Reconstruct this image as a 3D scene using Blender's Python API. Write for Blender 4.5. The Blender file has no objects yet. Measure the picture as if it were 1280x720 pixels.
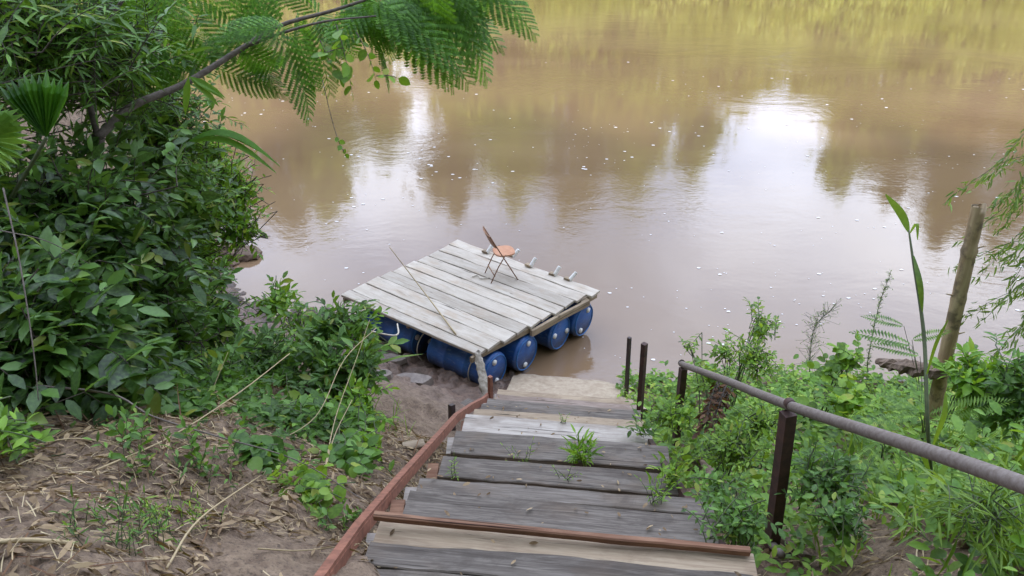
import bpy, math, random
import numpy as np
from mathutils import Vector, Matrix

rng = np.random.default_rng(7)
random.seed(7)
sc = bpy.context.scene
COL = sc.collection
H = 5.8; F = 960.0; TH = math.radians(30)

# ------------------------------------------------------------------ helpers
def ray(u, v):
    x = (u-640)/F; y = (v-360)/F
    return np.array([x, math.cos(TH)-y*math.sin(TH), -math.sin(TH)-y*math.cos(TH)])
def at(u, v, z):
    d = ray(u, v); return np.array([0, 0, H]) + d*((H-z)/-d[2])
def P(u, v, dist):
    d = ray(u, v); return np.array([0, 0, H]) + d/np.linalg.norm(d)*dist
def nz(a):
    a = np.asarray(a, float); return a/np.maximum(np.linalg.norm(a, axis=-1, keepdims=True), 1e-9)

def hash2(ix, iy, s):
    n = (ix.astype(np.int64)*374761393 + iy.astype(np.int64)*668265263 + s*1442695041) & 0x7fffffff
    n = ((n ^ (n >> 13))*1274126177) & 0x7fffffff
    return ((n ^ (n >> 16)) & 0xffff)/65535.0
def vnoise(x, y, s=0):
    ix = np.floor(x); iy = np.floor(y); fx = x-ix; fy = y-iy
    fx = fx*fx*(3-2*fx); fy = fy*fy*(3-2*fy)
    a = hash2(ix, iy, s); b = hash2(ix+1, iy, s); c = hash2(ix, iy+1, s); d = hash2(ix+1, iy+1, s)
    return (a*(1-fx)+b*fx)*(1-fy) + (c*(1-fx)+d*fx)*fy - .5
def fbm(x, y, o=4, s=0):
    r = 0; a = 1.0
    for k in range(o):
        r = r + a*vnoise(x*2**k, y*2**k, s+k); a *= .5
    return r

SHX = np.array([-90, -30, -12, -8, -6.3, -4.9, -3.9, -2.8, -1.6, -.4, .1, 1.6, 2.6, 4.8, 7.5, 12, 30, 90.])
SHY = np.array([60, 30, 19, 16.5, 14.1, 11.6, 9.6, 9.35, 8.9, 8.05, 7.75, 7.7, 7.7, 7.7, 8.0, 9.5, 14, 30.])
def ground(x, y, detail=True):
    x = np.asarray(x, float); y = np.asarray(y, float)
    s = np.interp(x, SHX, SHY) - y
    if detail: s = s + .35*fbm(x*.9, y*.9, 3, 5)*np.clip(np.abs(x-.6)-.6, 0, 1)
    z = np.where(s < 0, s*.16, np.where(s < 1.1, s*.17, .187+(s-1.1)*.62))
    z = z + np.clip(-x-3.2, 0, 6)*.28*np.clip(s, 0, 1.5)/1.5
    z = z + np.clip(x-1.2, 0, 1)*.22*np.clip(s, 0, 1)
    z = z - .10*np.exp(-((x-.4)/1.1)**2)*np.clip(s-1, 0, 1)
    z = np.where(z > 3.9, 3.9+(z-3.9)*.25, z); z = np.minimum(z, 4.35+.01*np.abs(x))
    z = np.maximum(z, -2.5)
    far = (y-42-1.5*np.sin(x*.13)-.02*np.abs(x))
    zf = np.where(far < 0, far*.25, np.where(far < 5, far*.5, 2.5+(far-5)*.06))
    z = np.where(y > 30, np.maximum(zf, -2.5), z)
    if detail:
        m = np.clip(s+.4, 0.15, 1)*(np.abs(x) < 9)*(y < 12)
        z = z + m*(.16*fbm(x*1.3, y*1.3, 3, 11)+.07*fbm(x*5, y*5, 3, 21)+.035*fbm(x*16, y*16, 3, 31))
    return z

class MB:
    def __init__(s): s.v = []; s.l = []; s.t = []; s.n = 0
    def add(s, verts, faces):
        verts = np.asarray(verts, float); s.v.append(verts)
        for f in faces: s.l.append(np.asarray(f)+s.n); s.t.append(np.array([len(f)]))
        s.n += len(verts); return s
    def raw(s, verts, loops, tot):
        s.v.append(verts); s.l.append(loops+s.n); s.t.append(tot); s.n += len(verts)
    def inst(s, tpl, pos, dr, nr, size):
        tv, tf = tpl; tv = np.asarray(tv, float)
        N = len(pos)
        if N == 0: return
        X = nz(dr); Z = np.asarray(nr, float); Z = nz(Z-(Z*X).sum(1, keepdims=True)*X); Y = np.cross(Z, X)
        size = np.broadcast_to(np.asarray(size, float), (N,))[:, None, None]
        V = pos[:, None, :] + size*(tv[None, :, 0:1]*X[:, None, :]+tv[None, :, 1:2]*Y[:, None, :]+tv[None, :, 2:3]*Z[:, None, :])
        lf = np.concatenate([np.asarray(f) for f in tf]); tt = np.array([len(f) for f in tf])
        off = (np.arange(N)*len(tv))[:, None]
        s.raw(V.reshape(-1, 3), (lf[None, :]+off).reshape(-1), np.tile(tt, N))
    def tube(s, pts, r, k=5, cap=True):
        pts = np.asarray(pts, float); n = len(pts)
        r = np.broadcast_to(np.asarray(r, float), (n,)) if np.ndim(r) == 0 else np.interp(np.linspace(0, 1, n), np.linspace(0, 1, len(r)), r)
        T = nz(np.gradient(pts, axis=0)); ref = np.array([0, 0, 1.]) if abs(T[0][2]) < .8 else np.array([1., 0, 0])
        V = []
        for i in range(n):
            A = nz(np.cross(T[i], ref)); B = np.cross(T[i], A); ref = nz(np.cross(A, T[i]))
            a = np.arange(k)*2*math.pi/k
            V.append(pts[i]+r[i]*(np.cos(a)[:, None]*A+np.sin(a)[:, None]*B))
        Fc = [[i*k+j, i*k+(j+1) % k, (i+1)*k+(j+1) % k, (i+1)*k+j] for i in range(n-1) for j in range(k)]
        if cap: Fc += [list(range(k))[::-1], [(n-1)*k+j for j in range(k)]]
        return s.add(np.concatenate(V), Fc)
    def box(s, c, h, ax=None):
        c = np.asarray(c, float); A = np.eye(3) if ax is None else nz(np.asarray(ax, float))
        V = [c + A[0]*h[0]*i + A[1]*h[1]*j + A[2]*h[2]*k for k in (-1, 1) for j in (-1, 1) for i in (-1, 1)]
        return s.add(V, [[0, 2, 3, 1], [4, 5, 7, 6], [0, 1, 5, 4], [2, 6, 7, 3], [0, 4, 6, 2], [1, 3, 7, 5]])
    def build(s, name, mat, parent=None, smooth=True):
        me = bpy.data.meshes.new(name)
        V = np.concatenate(s.v); L = np.concatenate(s.l).astype(np.int32); T = np.concatenate(s.t).astype(np.int32)
        if parent is not None: V = V - np.array(parent.matrix_world.translation if parent.parent is None else WL(parent))
        me.vertices.add(len(V)); me.vertices.foreach_set('co', V.reshape(-1).astype(np.float32))
        me.loops.add(len(L)); me.loops.foreach_set('vertex_index', L)
        me.polygons.add(len(T)); me.polygons.foreach_set('loop_start', (np.cumsum(T)-T).astype(np.int32))
        try: me.polygons.foreach_set('loop_total', T)
        except Exception: pass
        me.polygons.foreach_set('use_smooth', np.full(len(T), smooth))
        me.update(calc_edges=True); me.validate()
        me.materials.append(mat)
        o = bpy.data.objects.new(name, me); COL.objects.link(o)
        if parent is not None: o.parent = parent
        return o
def WL(o):
    l = Vector((0, 0, 0))
    while o is not None: l = l + o.location; o = o.parent
    return tuple(l)
def tag(o, label, cat, group=None, kind=None):
    if label: o['label'] = label
    if cat: o['category'] = cat
    if group: o['group'] = group
    if kind: o['kind'] = kind
    return o
def thing(name, loc, label, cat, group=None):
    o = bpy.data.objects.new(name, None); COL.objects.link(o)
    o.location = [float(a) for a in loc]; o.empty_display_size = .1
    bpy.context.view_layer.update()
    return tag(o, label, cat, group)
def curve(pts, n=12):
    """catmull-rom through pts"""
    p = [np.asarray(q, float) for q in pts]; p = [2*p[0]-p[1]]+p+[2*p[-1]-p[-2]]
    out = []
    for i in range(1, len(p)-2):
        for t in np.linspace(0, 1, n, endpoint=False):
            a, b, c, d = p[i-1:i+3]
            out.append(.5*((2*b)+(-a+c)*t+(2*a-5*b+4*c-d)*t*t+(-a+3*b-3*c+d)*t**3))
    out.append(p[-2]); return np.array(out)

# ------------------------------------------------------------------ materials
def newmat(name):
    m = bpy.data.materials.new(name); m.use_nodes = True
    return m, m.node_tree.nodes, m.node_tree.links, m.node_tree.nodes['Principled BSDF']
def mixc(N, L, fac, a, b, bt='MIX'):
    n = N.new('ShaderNodeMix'); n.data_type = 'RGBA'; n.blend_type = bt
    for s, v in ((n.inputs[0], fac), (n.inputs[6], a), (n.inputs[7], b)):
        if hasattr(v, 'is_linked'): L.new(v, s)
        elif isinstance(v, (tuple, list)): s.default_value = (*v, 1) if len(v) == 3 else v
        else: s.default_value = v
    return n.outputs[2]
def noise(N, L, vec, scale, detail=4, rough=.55, dist=0):
    n = N.new('ShaderNodeTexNoise'); n.inputs['Scale'].default_value = scale; n.inputs['Detail'].default_value = detail
    n.inputs['Roughness'].default_value = rough; n.inputs['Distortion'].default_value = dist
    if vec is not None: L.new(vec, n.inputs['Vector'])
    return n.outputs[0]
def ramp(N, L, fac, stops):
    n = N.new('ShaderNodeValToRGB'); e = n.color_ramp.elements
    while len(e) < len(stops): e.new(.5)
    for i, (p, c) in enumerate(stops):
        e[i].position = p; e[i].color = (*c, 1) if isinstance(c, tuple) else (c, c, c, 1)
    L.new(fac, n.inputs[0]); return n.outputs[0]
def mapping(N, L, vec, scale=(1, 1, 1), loc=None):
    n = N.new('ShaderNodeMapping'); n.inputs['Scale'].default_value = scale; L.new(vec, n.inputs[0])
    if loc is not None: L.new(loc, n.inputs[1])
    return n.outputs[0]
def bump(N, L, h, strength, dist, bsdf, prev=None):
    n = N.new('ShaderNodeBump'); n.inputs['Strength'].default_value = strength; n.inputs['Distance'].default_value = dist
    L.new(h, n.inputs['Height'])
    if prev is not None: L.new(prev, n.inputs['Normal'])
    if bsdf is not None: L.new(n.outputs[0], bsdf.inputs['Normal'])
    return n.outputs[0]

def leafmat(name, dark, mid, light, yellow=None, rough=.45, trans=.3, spec=.35):
    if dark[1] > dark[0] and 'far' not in name:   # greens: a little warmer, wider range from shade to light leaf
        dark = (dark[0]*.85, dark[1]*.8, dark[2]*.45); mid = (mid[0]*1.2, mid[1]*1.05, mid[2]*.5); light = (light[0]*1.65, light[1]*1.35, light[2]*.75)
    m, N, L, b = newmat(name)
    g = N.new('ShaderNodeNewGeometry')
    st = [(0, dark), (.45, mid), (.93, light)]
    if yellow: st += [(.985, yellow)]
    c = ramp(N, L, g.outputs['Random Per Island'], st)
    tc = N.new('ShaderNodeTexCoord')
    big = noise(N, L, tc.outputs['Object'], 2.2, 2)
    c = mixc(N, L, ramp(N, L, big, [(.35, .0), (.7, .55)]), c, dark)
    fine = noise(N, L, tc.outputs['Object'], 60, 2)
    c = mixc(N, L, ramp(N, L, fine, [(.4, 0.), (.75, .35)]), c, light)
    L.new(c, b.inputs['Base Color']); b.inputs['Roughness'].default_value = rough
    b.inputs['Specular IOR Level'].default_value = spec
    t = N.new('ShaderNodeBsdfTranslucent'); tcn = mixc(N, L, .6, c, (light[0]*1.7, light[1]*1.5, light[2]*.5)); L.new(tcn, t.inputs[0])
    mx = N.new('ShaderNodeMixShader'); mx.inputs[0].default_value = trans
    L.new(b.outputs[0], mx.inputs[1]); L.new(t.outputs[0], mx.inputs[2]); L.new(mx.outputs[0], N['Material Output'].inputs[0])
    return m
def plain(name, c1, c2, scale=20, rough=.7, metal=0, bs=.3, bd=.004, stretch=(1, 1, 1), spec=.5):
    m, N, L, b = newmat(name)
    tc = N.new('ShaderNodeTexCoord'); v = mapping(N, L, tc.outputs['Object'], stretch)
    n = noise(N, L, v, scale, 6, .65)
    L.new(mixc(N, L, ramp(N, L, n, [(.3, 0.), (.7, 1.)]), c1, c2), b.inputs['Base Color'])
    b.inputs['Roughness'].default_value = rough; b.inputs['Metallic'].default_value = metal
    b.inputs['Specular IOR Level'].default_value = spec
    bump(N, L, n, bs, bd, b); return m
def woodmat(name, dark, mid, light, stain=(.1, .07, .05), rough=.8):
    """weathered planks, grain along local X"""
    m, N, L, b = newmat(name)
    tc = N.new('ShaderNodeTexCoord'); oi = N.new('ShaderNodeObjectInfo')
    mul = N.new('ShaderNodeMath'); mul.operation = 'MULTIPLY'; mul.inputs[1].default_value = 37; L.new(oi.outputs['Random'], mul.inputs[0])
    cb = N.new('ShaderNodeCombineXYZ'); [L.new(mul.outputs[0], cb.inputs[i]) for i in range(3)]
    v = mapping(N, L, tc.outputs['Object'], (1.0, 9, 9), cb.outputs[0])
    v2 = mapping(N, L, tc.outputs['Object'], (3.5, 75, 75), cb.outputs[0])
    v3 = mapping(N, L, tc.outputs['Object'], (2, 4, 4), cb.outputs[0])
    n1 = noise(N, L, v, 1.0, 5, .6, .6); n2 = noise(N, L, v2, 1.0, 4, .7, .8); n3 = noise(N, L, v3, 1.2, 4, .6)
    c = mixc(N, L, ramp(N, L, n1, [(.3, 0.), (.7, 1.)]), dark, mid)
    c = mixc(N, L, ramp(N, L, n2, [(.42, 0.), (.70, .6)]), c, light)
    c = mixc(N, L, ramp(N, L, n3, [(.52, 0.), (.78, .75)]), c, stain)
    crack = ramp(N, L, noise(N, L, mapping(N, L, tc.outputs['Object'], (1.1, 42, 42), cb.outputs[0]), 1.0, 3, .6, 1.2), [(.30, 1.), (.37, 0.)])
    blo = noise(N, L, mapping(N, L, tc.outputs['Object'], (3, 7, 7), cb.outputs[0]), 1.0, 6, .7, .5)
    c = mixc(N, L, ramp(N, L, blo, [(.38, .55), (.5, 0.)]), c, dark)
    vo = N.new('ShaderNodeTexVoronoi'); vo.inputs['Scale'].default_value = 1.0; L.new(mapping(N, L, tc.outputs['Object'], (2.2, 6.5, 2), cb.outputs[0]), vo.inputs['Vector'])
    c = mixc(N, L, ramp(N, L, vo.outputs['Distance'], [(.03, .8), (.085, 0.)]), c, tuple(a*.35 for a in dark))
    c = mixc(N, L, crack, c, tuple(a*.28 for a in dark))
    tint = ramp(N, L, oi.outputs['Random'], [(0, .82), (1, 1.12)])
    c = mixc(N, L, 1.0, c, tint, 'MULTIPLY')
    L.new(c, b.inputs['Base Color']); b.inputs['Roughness'].default_value = rough; b.inputs['Specular IOR Level'].default_value = .25
    p = bump(N, L, n2, .35, .004, None); bump(N, L, crack, -.6, .006, b, p)
    return m

M = {}
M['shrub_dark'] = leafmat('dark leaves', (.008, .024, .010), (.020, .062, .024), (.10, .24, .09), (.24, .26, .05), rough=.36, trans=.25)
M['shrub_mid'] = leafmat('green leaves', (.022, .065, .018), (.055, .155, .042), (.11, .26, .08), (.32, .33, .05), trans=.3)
M['bright'] = leafmat('bright leaves', (.035, .10, .018), (.085, .24, .04), (.17, .36, .07), (.38, .38, .05), trans=.35)
M['cover'] = leafmat('herb leaves', (.035, .10, .022), (.10, .25, .05), (.20, .38, .09), (.42, .42, .08), trans=.35)
M['fern'] = leafmat('feathery leaves', (.016, .060, .014), (.045, .16, .034), (.12, .32, .07), trans=.42, rough=.5)
M['fernlight'] = leafmat('pale feathery leaves', (.05, .13, .05), (.09, .22, .09), (.16, .32, .13), trans=.4, rough=.5)
M['palm'] = leafmat('palm leaves', (.010, .05, .006), (.022, .10, .010), (.05, .17, .02), trans=.35)
M['grass'] = leafmat('grass blades', (.035, .10, .025), (.08, .20, .04), (.16, .30, .08), trans=.35)
M['bamboo_leaf'] = leafmat('bamboo leaves', (.05, .12, .06), (.09, .19, .09), (.16, .29, .13), trans=.35)
M['dead'] = leafmat('dead leaves', (.05, .03, .017), (.17, .108, .062), (.46, .34, .20), rough=.7, trans=.1, spec=.2)
M['rust_leaf'] = leafmat('rust leaves', (.05, .028, .018), (.11, .055, .03), (.22, .12, .06), rough=.7, trans=.15, spec=.2)
M['straw'] = leafmat('straw', (.17, .115, .06), (.36, .27, .15), (.60, .49, .30), rough=.7, trans=.05, spec=.2)
M['far'] = leafmat('far leaves', (.05, .12, .015), (.26, .36, .04), (.58, .64, .09), (.8, .75, .12), trans=.4, rough=.6)
M['far_olive'] = leafmat('far olive leaves', (.035, .050, .010), (.13, .135, .022), (.38, .37, .055), (.5, .5, .1), trans=.25, rough=.7)
M['reed'] = leafmat('far reeds', (.22, .34, .06), (.48, .60, .14), (.80, .82, .3), trans=.4, rough=.6)
M['stem'] = plain('stems', (.05, .07, .025), (.10, .12, .05), 30, .7)
M['bark'] = plain('bark', (.035, .026, .020), (.11, .085, .065), 25, .85, bs=.7, bd=.01)
M['barkgrey'] = plain('grey bark', (.075, .055, .045), (.20, .165, .14), 30, .85, bs=.7, bd=.008)
M['farbark'] = plain('far bark', (.16, .09, .06), (.26, .16, .10), 3, .9)
M['deck'] = woodmat('weathered deck boards', (.37, .315, .25), (.49, .435, .36), (.61, .56, .49), (.36, .255, .165))
M['beam'] = woodmat('raw beam', (.20, .15, .10), (.36, .28, .19), (.48, .38, .26), (.09, .06, .04))
M['treadgrey'] = woodmat('dark grey tread', (.070, .056, .046), (.150, .126, .106), (.30, .262, .222), (.14, .098, .066))
M['treadtan'] = woodmat('tan tread', (.23, .165, .11), (.39, .30, .205), (.52, .43, .31), (.13, .085, .055))
M['treadpale'] = woodmat('pale tread', (.26, .22, .185), (.42, .37, .32), (.56, .51, .45), (.15, .11, .08))
M['treadbrown'] = woodmat('brown tread', (.15, .105, .08), (.26, .20, .165), (.36, .30, .25), (.09, .055, .04))
M['redwood'] = woodmat('red brown batten', (.16, .075, .045), (.27, .14, .085), (.40, .25, .16), (.09, .045, .03))
M['rustred'] = plain('rusty red steel', (.13, .048, .028), (.31, .125, .075), 22, .75, bs=.5, bd=.002)
M['rust'] = plain('dark rusty steel', (.030, .017, .014), (.095, .042, .032), 18, .7, bs=.5, bd=.002)
M['black_steel'] = plain('blackened steel', (.018, .014, .014), (.06, .035, .03), 18, .6, bs=.3, bd=.002)
M['pipe'] = plain('old grey pipe', (.12, .09, .075), (.23, .195, .175), 55, .6, metal=.25, bs=.15, bd=.001)
M['concrete'] = plain('concrete', (.27, .20, .135), (.44, .36, .26), 14, .9, bs=.6, bd=.01)
M['white'] = plain('white pvc', (.62, .60, .55), (.80, .79, .76), 14, .4, bs=.05)
M['rope'] = plain('rope', (.34, .30, .24), (.6, .55, .46), 80, .9, bs=.8, bd=.004)
M['rag'] = plain('grey cloth', (.20, .165, .125), (.46, .41, .34), 22, .95, bs=1, bd=.02, stretch=(1, 1, .25))
M['seat'] = plain('orange plywood', (.36, .15, .07), (.52, .26, .14), 9, .55, bs=.1)
M['chairsteel'] = plain('rusty chair steel', (.11, .055, .032), (.32, .16, .085), 30, .6, metal=.3)
M['driftwood'] = plain('driftwood', (.07, .045, .032), (.24, .17, .12), 9, .9, bs=1, bd=.03, stretch=(.4, 2, 2))

# blue drum plastic
m, N, L, b = newmat('blue drum plastic')
tc = N.new('ShaderNodeTexCoord'); n = noise(N, L, tc.outputs['Object'], 5, 5)
n2 = noise(N, L, tc.outputs['Object'], 30, 3)
c = mixc(N, L, ramp(N, L, n, [(.35, 0.), (.7, 1.)]), (.008, .065, .25), (.025, .135, .42))
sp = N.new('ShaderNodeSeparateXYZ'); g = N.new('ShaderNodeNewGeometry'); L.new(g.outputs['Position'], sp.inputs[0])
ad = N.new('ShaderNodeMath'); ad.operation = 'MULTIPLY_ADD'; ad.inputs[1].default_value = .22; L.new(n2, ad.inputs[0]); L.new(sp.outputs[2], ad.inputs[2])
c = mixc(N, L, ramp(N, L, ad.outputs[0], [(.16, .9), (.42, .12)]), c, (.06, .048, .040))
c = mixc(N, L, ramp(N, L, noise(N, L, mapping(N, L, tc.outputs['Object'], (3, 3, 14)), 3, 5, .7), [(.56, 0.), (.66, .55)]), c, (.16, .22, .32))
L.new(c, b.inputs['Base Color']); b.inputs['Roughness'].default_value = .5; M['drum'] = m

# water
m, N, L, b = newmat('muddy river water')
g = N.new('ShaderNodeNewGeometry')
big = noise(N, L, mapping(N, L, g.outputs['Position'], (.09, .16, 1)), 1, 3, .5, .8)
c = mixc(N, L, ramp(N, L, big, [(.35, 0.), (.7, 1.)]), (.168, .106, .060), (.228, .150, .088))
L.new(c, b.inputs['Base Color']); b.inputs['Roughness'].default_value = .03; b.inputs['IOR'].default_value = 1.72
w1 = noise(N, L, mapping(N, L, g.outputs['Position'], (1.2, 2.6, 1)), 1.0, 3, .55, .6)
w2 = noise(N, L, mapping(N, L, g.outputs['Position'], (6, 13, 1)), 1.0, 3, .6, 1.0)
sw = noise(N, L, mapping(N, L, g.outputs['Position'], (.35, .55, 1)), 1.0, 4, .6, 3.0)
msk = ramp(N, L, noise(N, L, mapping(N, L, g.outputs['Position'], (.12, .22, 1)), 1.0, 2), [(.45, .22), (.60, 1.)])
mm = N.new('ShaderNodeMath'); mm.operation = 'MULTIPLY'; L.new(w2, mm.inputs[0]); L.new(msk, mm.inputs[1])
m3 = N.new('ShaderNodeMath'); m3.operation = 'MULTIPLY'; L.new(sw, m3.inputs[0]); L.new(msk, m3.inputs[1])
p = bump(N, L, w1, .5, .0028, None); p = bump(N, L, mm.outputs[0], .7, .0035, None, p); bump(N, L, m3.outputs[0], .5, .019, b, p)
M['water'] = m

# ground
m, N, L, b = newmat('bank soil')
g = N.new('ShaderNodeNewGeometry'); pos = g.outputs['Position']
at_ = N.new('ShaderNodeAttribute'); at_.attribute_name = 'mud'
n1 = noise(N, L, pos, 1.6, 5, .6); n2 = noise(N, L, pos, 14, 6, .7); n3 = noise(N, L, pos, 60, 4, .7)
soil = mixc(N, L, ramp(N, L, n1, [(.35, 0.), (.65, 1.)]), (.085, .052, .032), (.185, .125, .080))
soil = mixc(N, L, ramp(N, L, n2, [(.4, 0.), (.7, .8)]), soil, (.30, .215, .14))
soil = mixc(N, L, ramp(N, L, n3, [(.33, .75), (.5, .0)]), soil, (.045, .03, .022))
mud = mixc(N, L, ramp(N, L, n2, [(.3, 0.), (.7, 1.)]), (.10, .062, .044), (.20, .132, .098))
spz = N.new('ShaderNodeSeparateXYZ'); L.new(pos, spz.inputs[0])
wob = N.new('ShaderNodeMath'); wob.operation = 'MULTIPLY_ADD'; wob.inputs[1].default_value = .12; L.new(n1, wob.inputs[0]); L.new(spz.outputs[2], wob.inputs[2])
wet = ramp(N, L, wob.outputs[0], [(.07, 1.), (.17, 0.)])
mud = mixc(N, L, wet, mud, (.075, .050, .036))
mud = mixc(N, L, ramp(N, L, noise(N, L, pos, 28, 5, .7), [(.36, .8), (.47, 0.)]), mud, (.06, .038, .028))
fac = N.new('ShaderNodeMath'); fac.operation = 'ADD'; fac.use_clamp = True
sub = N.new('ShaderNodeMath'); sub.operation = 'MULTIPLY_ADD'; sub.inputs[1].default_value = .8; sub.inputs[2].default_value = -.4; L.new(n1, sub.inputs[0])
L.new(at_.outputs['Fac'], fac.inputs[0]); L.new(sub.outputs[0], fac.inputs[1])
L.new(mixc(N, L, fac.outputs[0], soil, mud), b.inputs['Base Color'])
rr = N.new('ShaderNodeMapRange'); rr.inputs[3].default_value = .92; rr.inputs[4].default_value = .40; L.new(fac.outputs[0], rr.inputs[0]); L.new(rr.outputs[0], b.inputs['Roughness'])
p = bump(N, L, n2, .7, .03, None); bump(N, L, n3, .6, .01, b, p)
M['soil'] = m

# ------------------------------------------------------------------ world, sun, camera
SUN_EL, SUN_AZ = math.radians(36), math.radians(168)   # azimuth from +Y, clockwise: behind the camera, to the right
w = bpy.data.worlds.new('World'); sc.world = w; w.use_nodes = True
N = w.node_tree.nodes; L = w.node_tree.links; bg = N['Background']
sky = N.new('ShaderNodeTexSky'); sky.sky_type = 'NISHITA'; sky.sun_disc = False; sky.sun_elevation = SUN_EL; sky.sun_rotation = SUN_AZ
sky.air_density = 1; sky.dust_density = 1.5
tc = N.new('ShaderNodeTexCoord')
cn = noise(N, L, mapping(N, L, tc.outputs['Generated'], (1.6, 1.6, 3.2)), 1.9, 6, .55, .4)
cl = ramp(N, L, cn, [(.34, .50), (.56, 1.)])
shade = noise(N, L, mapping(N, L, tc.outputs['Generated'], (1, 1, 2.5)), 3.1, 5, .5)
cc = mixc(N, L, ramp(N, L, shade, [(.3, 0.), (.7, 1.)]), (9.2, 11.2, 16.4), (18.4, 19.7, 22.4))
sx = N.new('ShaderNodeSeparateXYZ'); L.new(tc.outputs['Generated'], sx.inputs[0])
mr = N.new('ShaderNodeMapRange'); mr.inputs[1].default_value = -.35; mr.inputs[2].default_value = .75; mr.inputs[3].default_value = .5; mr.inputs[4].default_value = 1.5; L.new(sx.outputs[1], mr.inputs[0])
cc = mixc(N, L, 1.0, cc, mr.outputs[0], 'MULTIPLY')   # sky brightened over the river and dimmed behind the camera to shape the light
zb = ramp(N, L, sx.outputs[2], [(.15, .88), (.36, .62), (.55, .42), (.85, 1.)])   # bright low over the far bank, greyer above, bright again overhead
cc = mixc(N, L, 1.0, cc, zb, 'MULTIPLY'); cc = mixc(N, L, 1.0, cc, (1.55, 1.55, 1.55), 'MULTIPLY')
L.new(mixc(N, L, cl, sky.outputs[0], cc), bg.inputs[0]); bg.inputs[1].default_value = .15
sd = bpy.data.lights.new('Sun', 'SUN'); sd.energy = 5.0; sd.angle = math.radians(3); sd.color = (1, .95, .86)
so = bpy.data.objects.new('Sun', sd); COL.objects.link(so)
dv = Vector((math.sin(SUN_AZ)*math.cos(SUN_EL), math.cos(SUN_AZ)*math.cos(SUN_EL), math.sin(SUN_EL)))
so.rotation_euler = dv.to_track_quat('Z', 'Y').to_euler(); so.location = (10, -10, 20)
cd = bpy.data.cameras.new('Camera'); cd.sensor_width = 36; cd.lens = 27; cd.clip_end = 1000; cd.clip_start = .05
co = bpy.data.objects.new('Camera', cd); COL.objects.link(co); co.location = (0, 0, H); co.rotation_euler = (math.pi/2-TH, 0, 0)
sc.camera = co
sc.view_settings.view_transform = 'Standard'; sc.view_settings.look = 'None'; sc.view_settings.exposure = 0

# ------------------------------------------------------------------ terrain and river
def axis(lo, a, b, hi, fine, nco):
    g1 = a-(np.linspace(0, 1, nco)**2.2)[1:][::-1]*(a-lo); g2 = b+(np.linspace(0, 1, nco)**2.2)[1:]*(hi-b)
    return np.concatenate([g1, np.arange(a, b+fine/2, fine), g2])
xs = axis(-160, -5.2, 6.2, 160, .036, 46); ys = axis(-60, .4, 10.4, 42, .036, 40)
ys = np.concatenate([ys, np.linspace(43, 62, 14), np.linspace(70, 260, 8)])
X, Y = np.meshgrid(xs, ys); Z = ground(X, Y)
# clods and footprints in the mud
mudm = np.clip(1.4-(np.interp(X, SHX, SHY)-Y)/1.9, 0, 1)*np.clip((.6-X)/.5, 0, 1)
Z = Z + mudm*(Y < 12)*(np.abs(fbm(X*7, Y*7, 3, 77))*.16-.03)
nx, ny = len(xs), len(ys); idx = np.arange(nx*ny).reshape(ny, nx)
q = np.stack([idx[:-1, :-1], idx[:-1, 1:], idx[1:, 1:], idx[1:, :-1]], -1).reshape(-1)
mb = MB(); mb.raw(np.stack([X, Y, Z], -1).reshape(-1, 3), q, np.full(len(q)//4, 4))
ter = mb.build('riverbank', M['soil']); tag(ter, 'brown earth riverbank sloping down to the water', 'ground', kind='structure')
a = ter.data.attributes.new('mud', 'FLOAT', 'POINT'); a.data.foreach_set('value', mudm.reshape(-1).astype(np.float32))
mb = MB(); mb.add([[-160, 2, 0], [160, 2, 0], [160, 60, 0], [-160, 60, 0]], [[0, 1, 2, 3]])
tag(mb.build('river', M['water'], smooth=False), 'muddy brown river reflecting trees and cloudy sky', 'river', kind='structure')

# foam specks
mb = MB(); n = 1000
uu = rng.uniform(250, 1280, n); vv = np.abs(rng.normal(0, 1, n))*110+rng.choice([95, 150, 330, 60], n)
pts = np.array([at(u, v, .006) for u, v in zip(uu, vv) if v < 455 and (fbm(np.array(u*.009), np.array(v*.035), 3, 66) > .02+.25*random.random()-.12)])
k = 7; a = np.arange(k)*2*math.pi/k
for p_ in pts:
    if ground(p_[0], p_[1], False) > -.05: continue
    r = random.choice([.003, .004, .005, .007, .012])*(1+p_[1]*.035); e = 1+.6*rng.random(k)
    mb.add(np.stack([p_[0]+1.5*r*e*np.cos(a), p_[1]+r*e*np.sin(a), np.full(k, .006)], 1), [list(range(k))])
tag(mb.build('foam', plain('foam', (.62, .58, .54), (.85, .82, .8), 40, .5), smooth=False), 'small white foam specks drifting on the river surface', 'foam', kind='stuff')

# ------------------------------------------------------------------ leaf templates
OV = ([(0, 0, 0), (.22, .17, .05), (.22, 0, .0), (.22, -.17, .05), (.58, .22, .05), (.58, 0, .01), (.58, -.22, .05), (.85, .1, -.01), (.85, -.1, -.01), (1, 0, -.08)],
      [(0, 2, 1), (0, 3, 2), (1, 2, 5, 4), (2, 3, 6, 5), (4, 5, 9, 7), (5, 6, 8, 9)])
LNN = None
OVN = ([(x, y*.62, z-.12*x*x) for x, y, z in OV[0]], OV[1])
LN = ([(0, 0, 0), (.3, .09, .03), (.3, 0, 0), (.3, -.09, .03), (.7, .07, .01), (.7, 0, -.02), (.7, -.07, .01), (1, 0, -.1)],
      [(0, 2, 1), (0, 3, 2), (1, 2, 5, 4), (2, 3, 6, 5), (4, 5, 7), (5, 6, 7)])
LNN = ([(x, y*.45, z-.1*x*x) for x, y, z in LN[0]], LN[1])
RD = ([(0, 0, 0), (.15, .26, .04), (.4, .38, .05), (.75, .28, .02), (1, 0, -.08), (.75, -.28, .02), (.4, -.38, .05), (.15, -.26, .04), (.45, 0, 0)],
      [(0, 8, 2, 1), (8, 4, 3, 2), (0, 7, 6, 8), (8, 6, 5, 4)])
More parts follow.
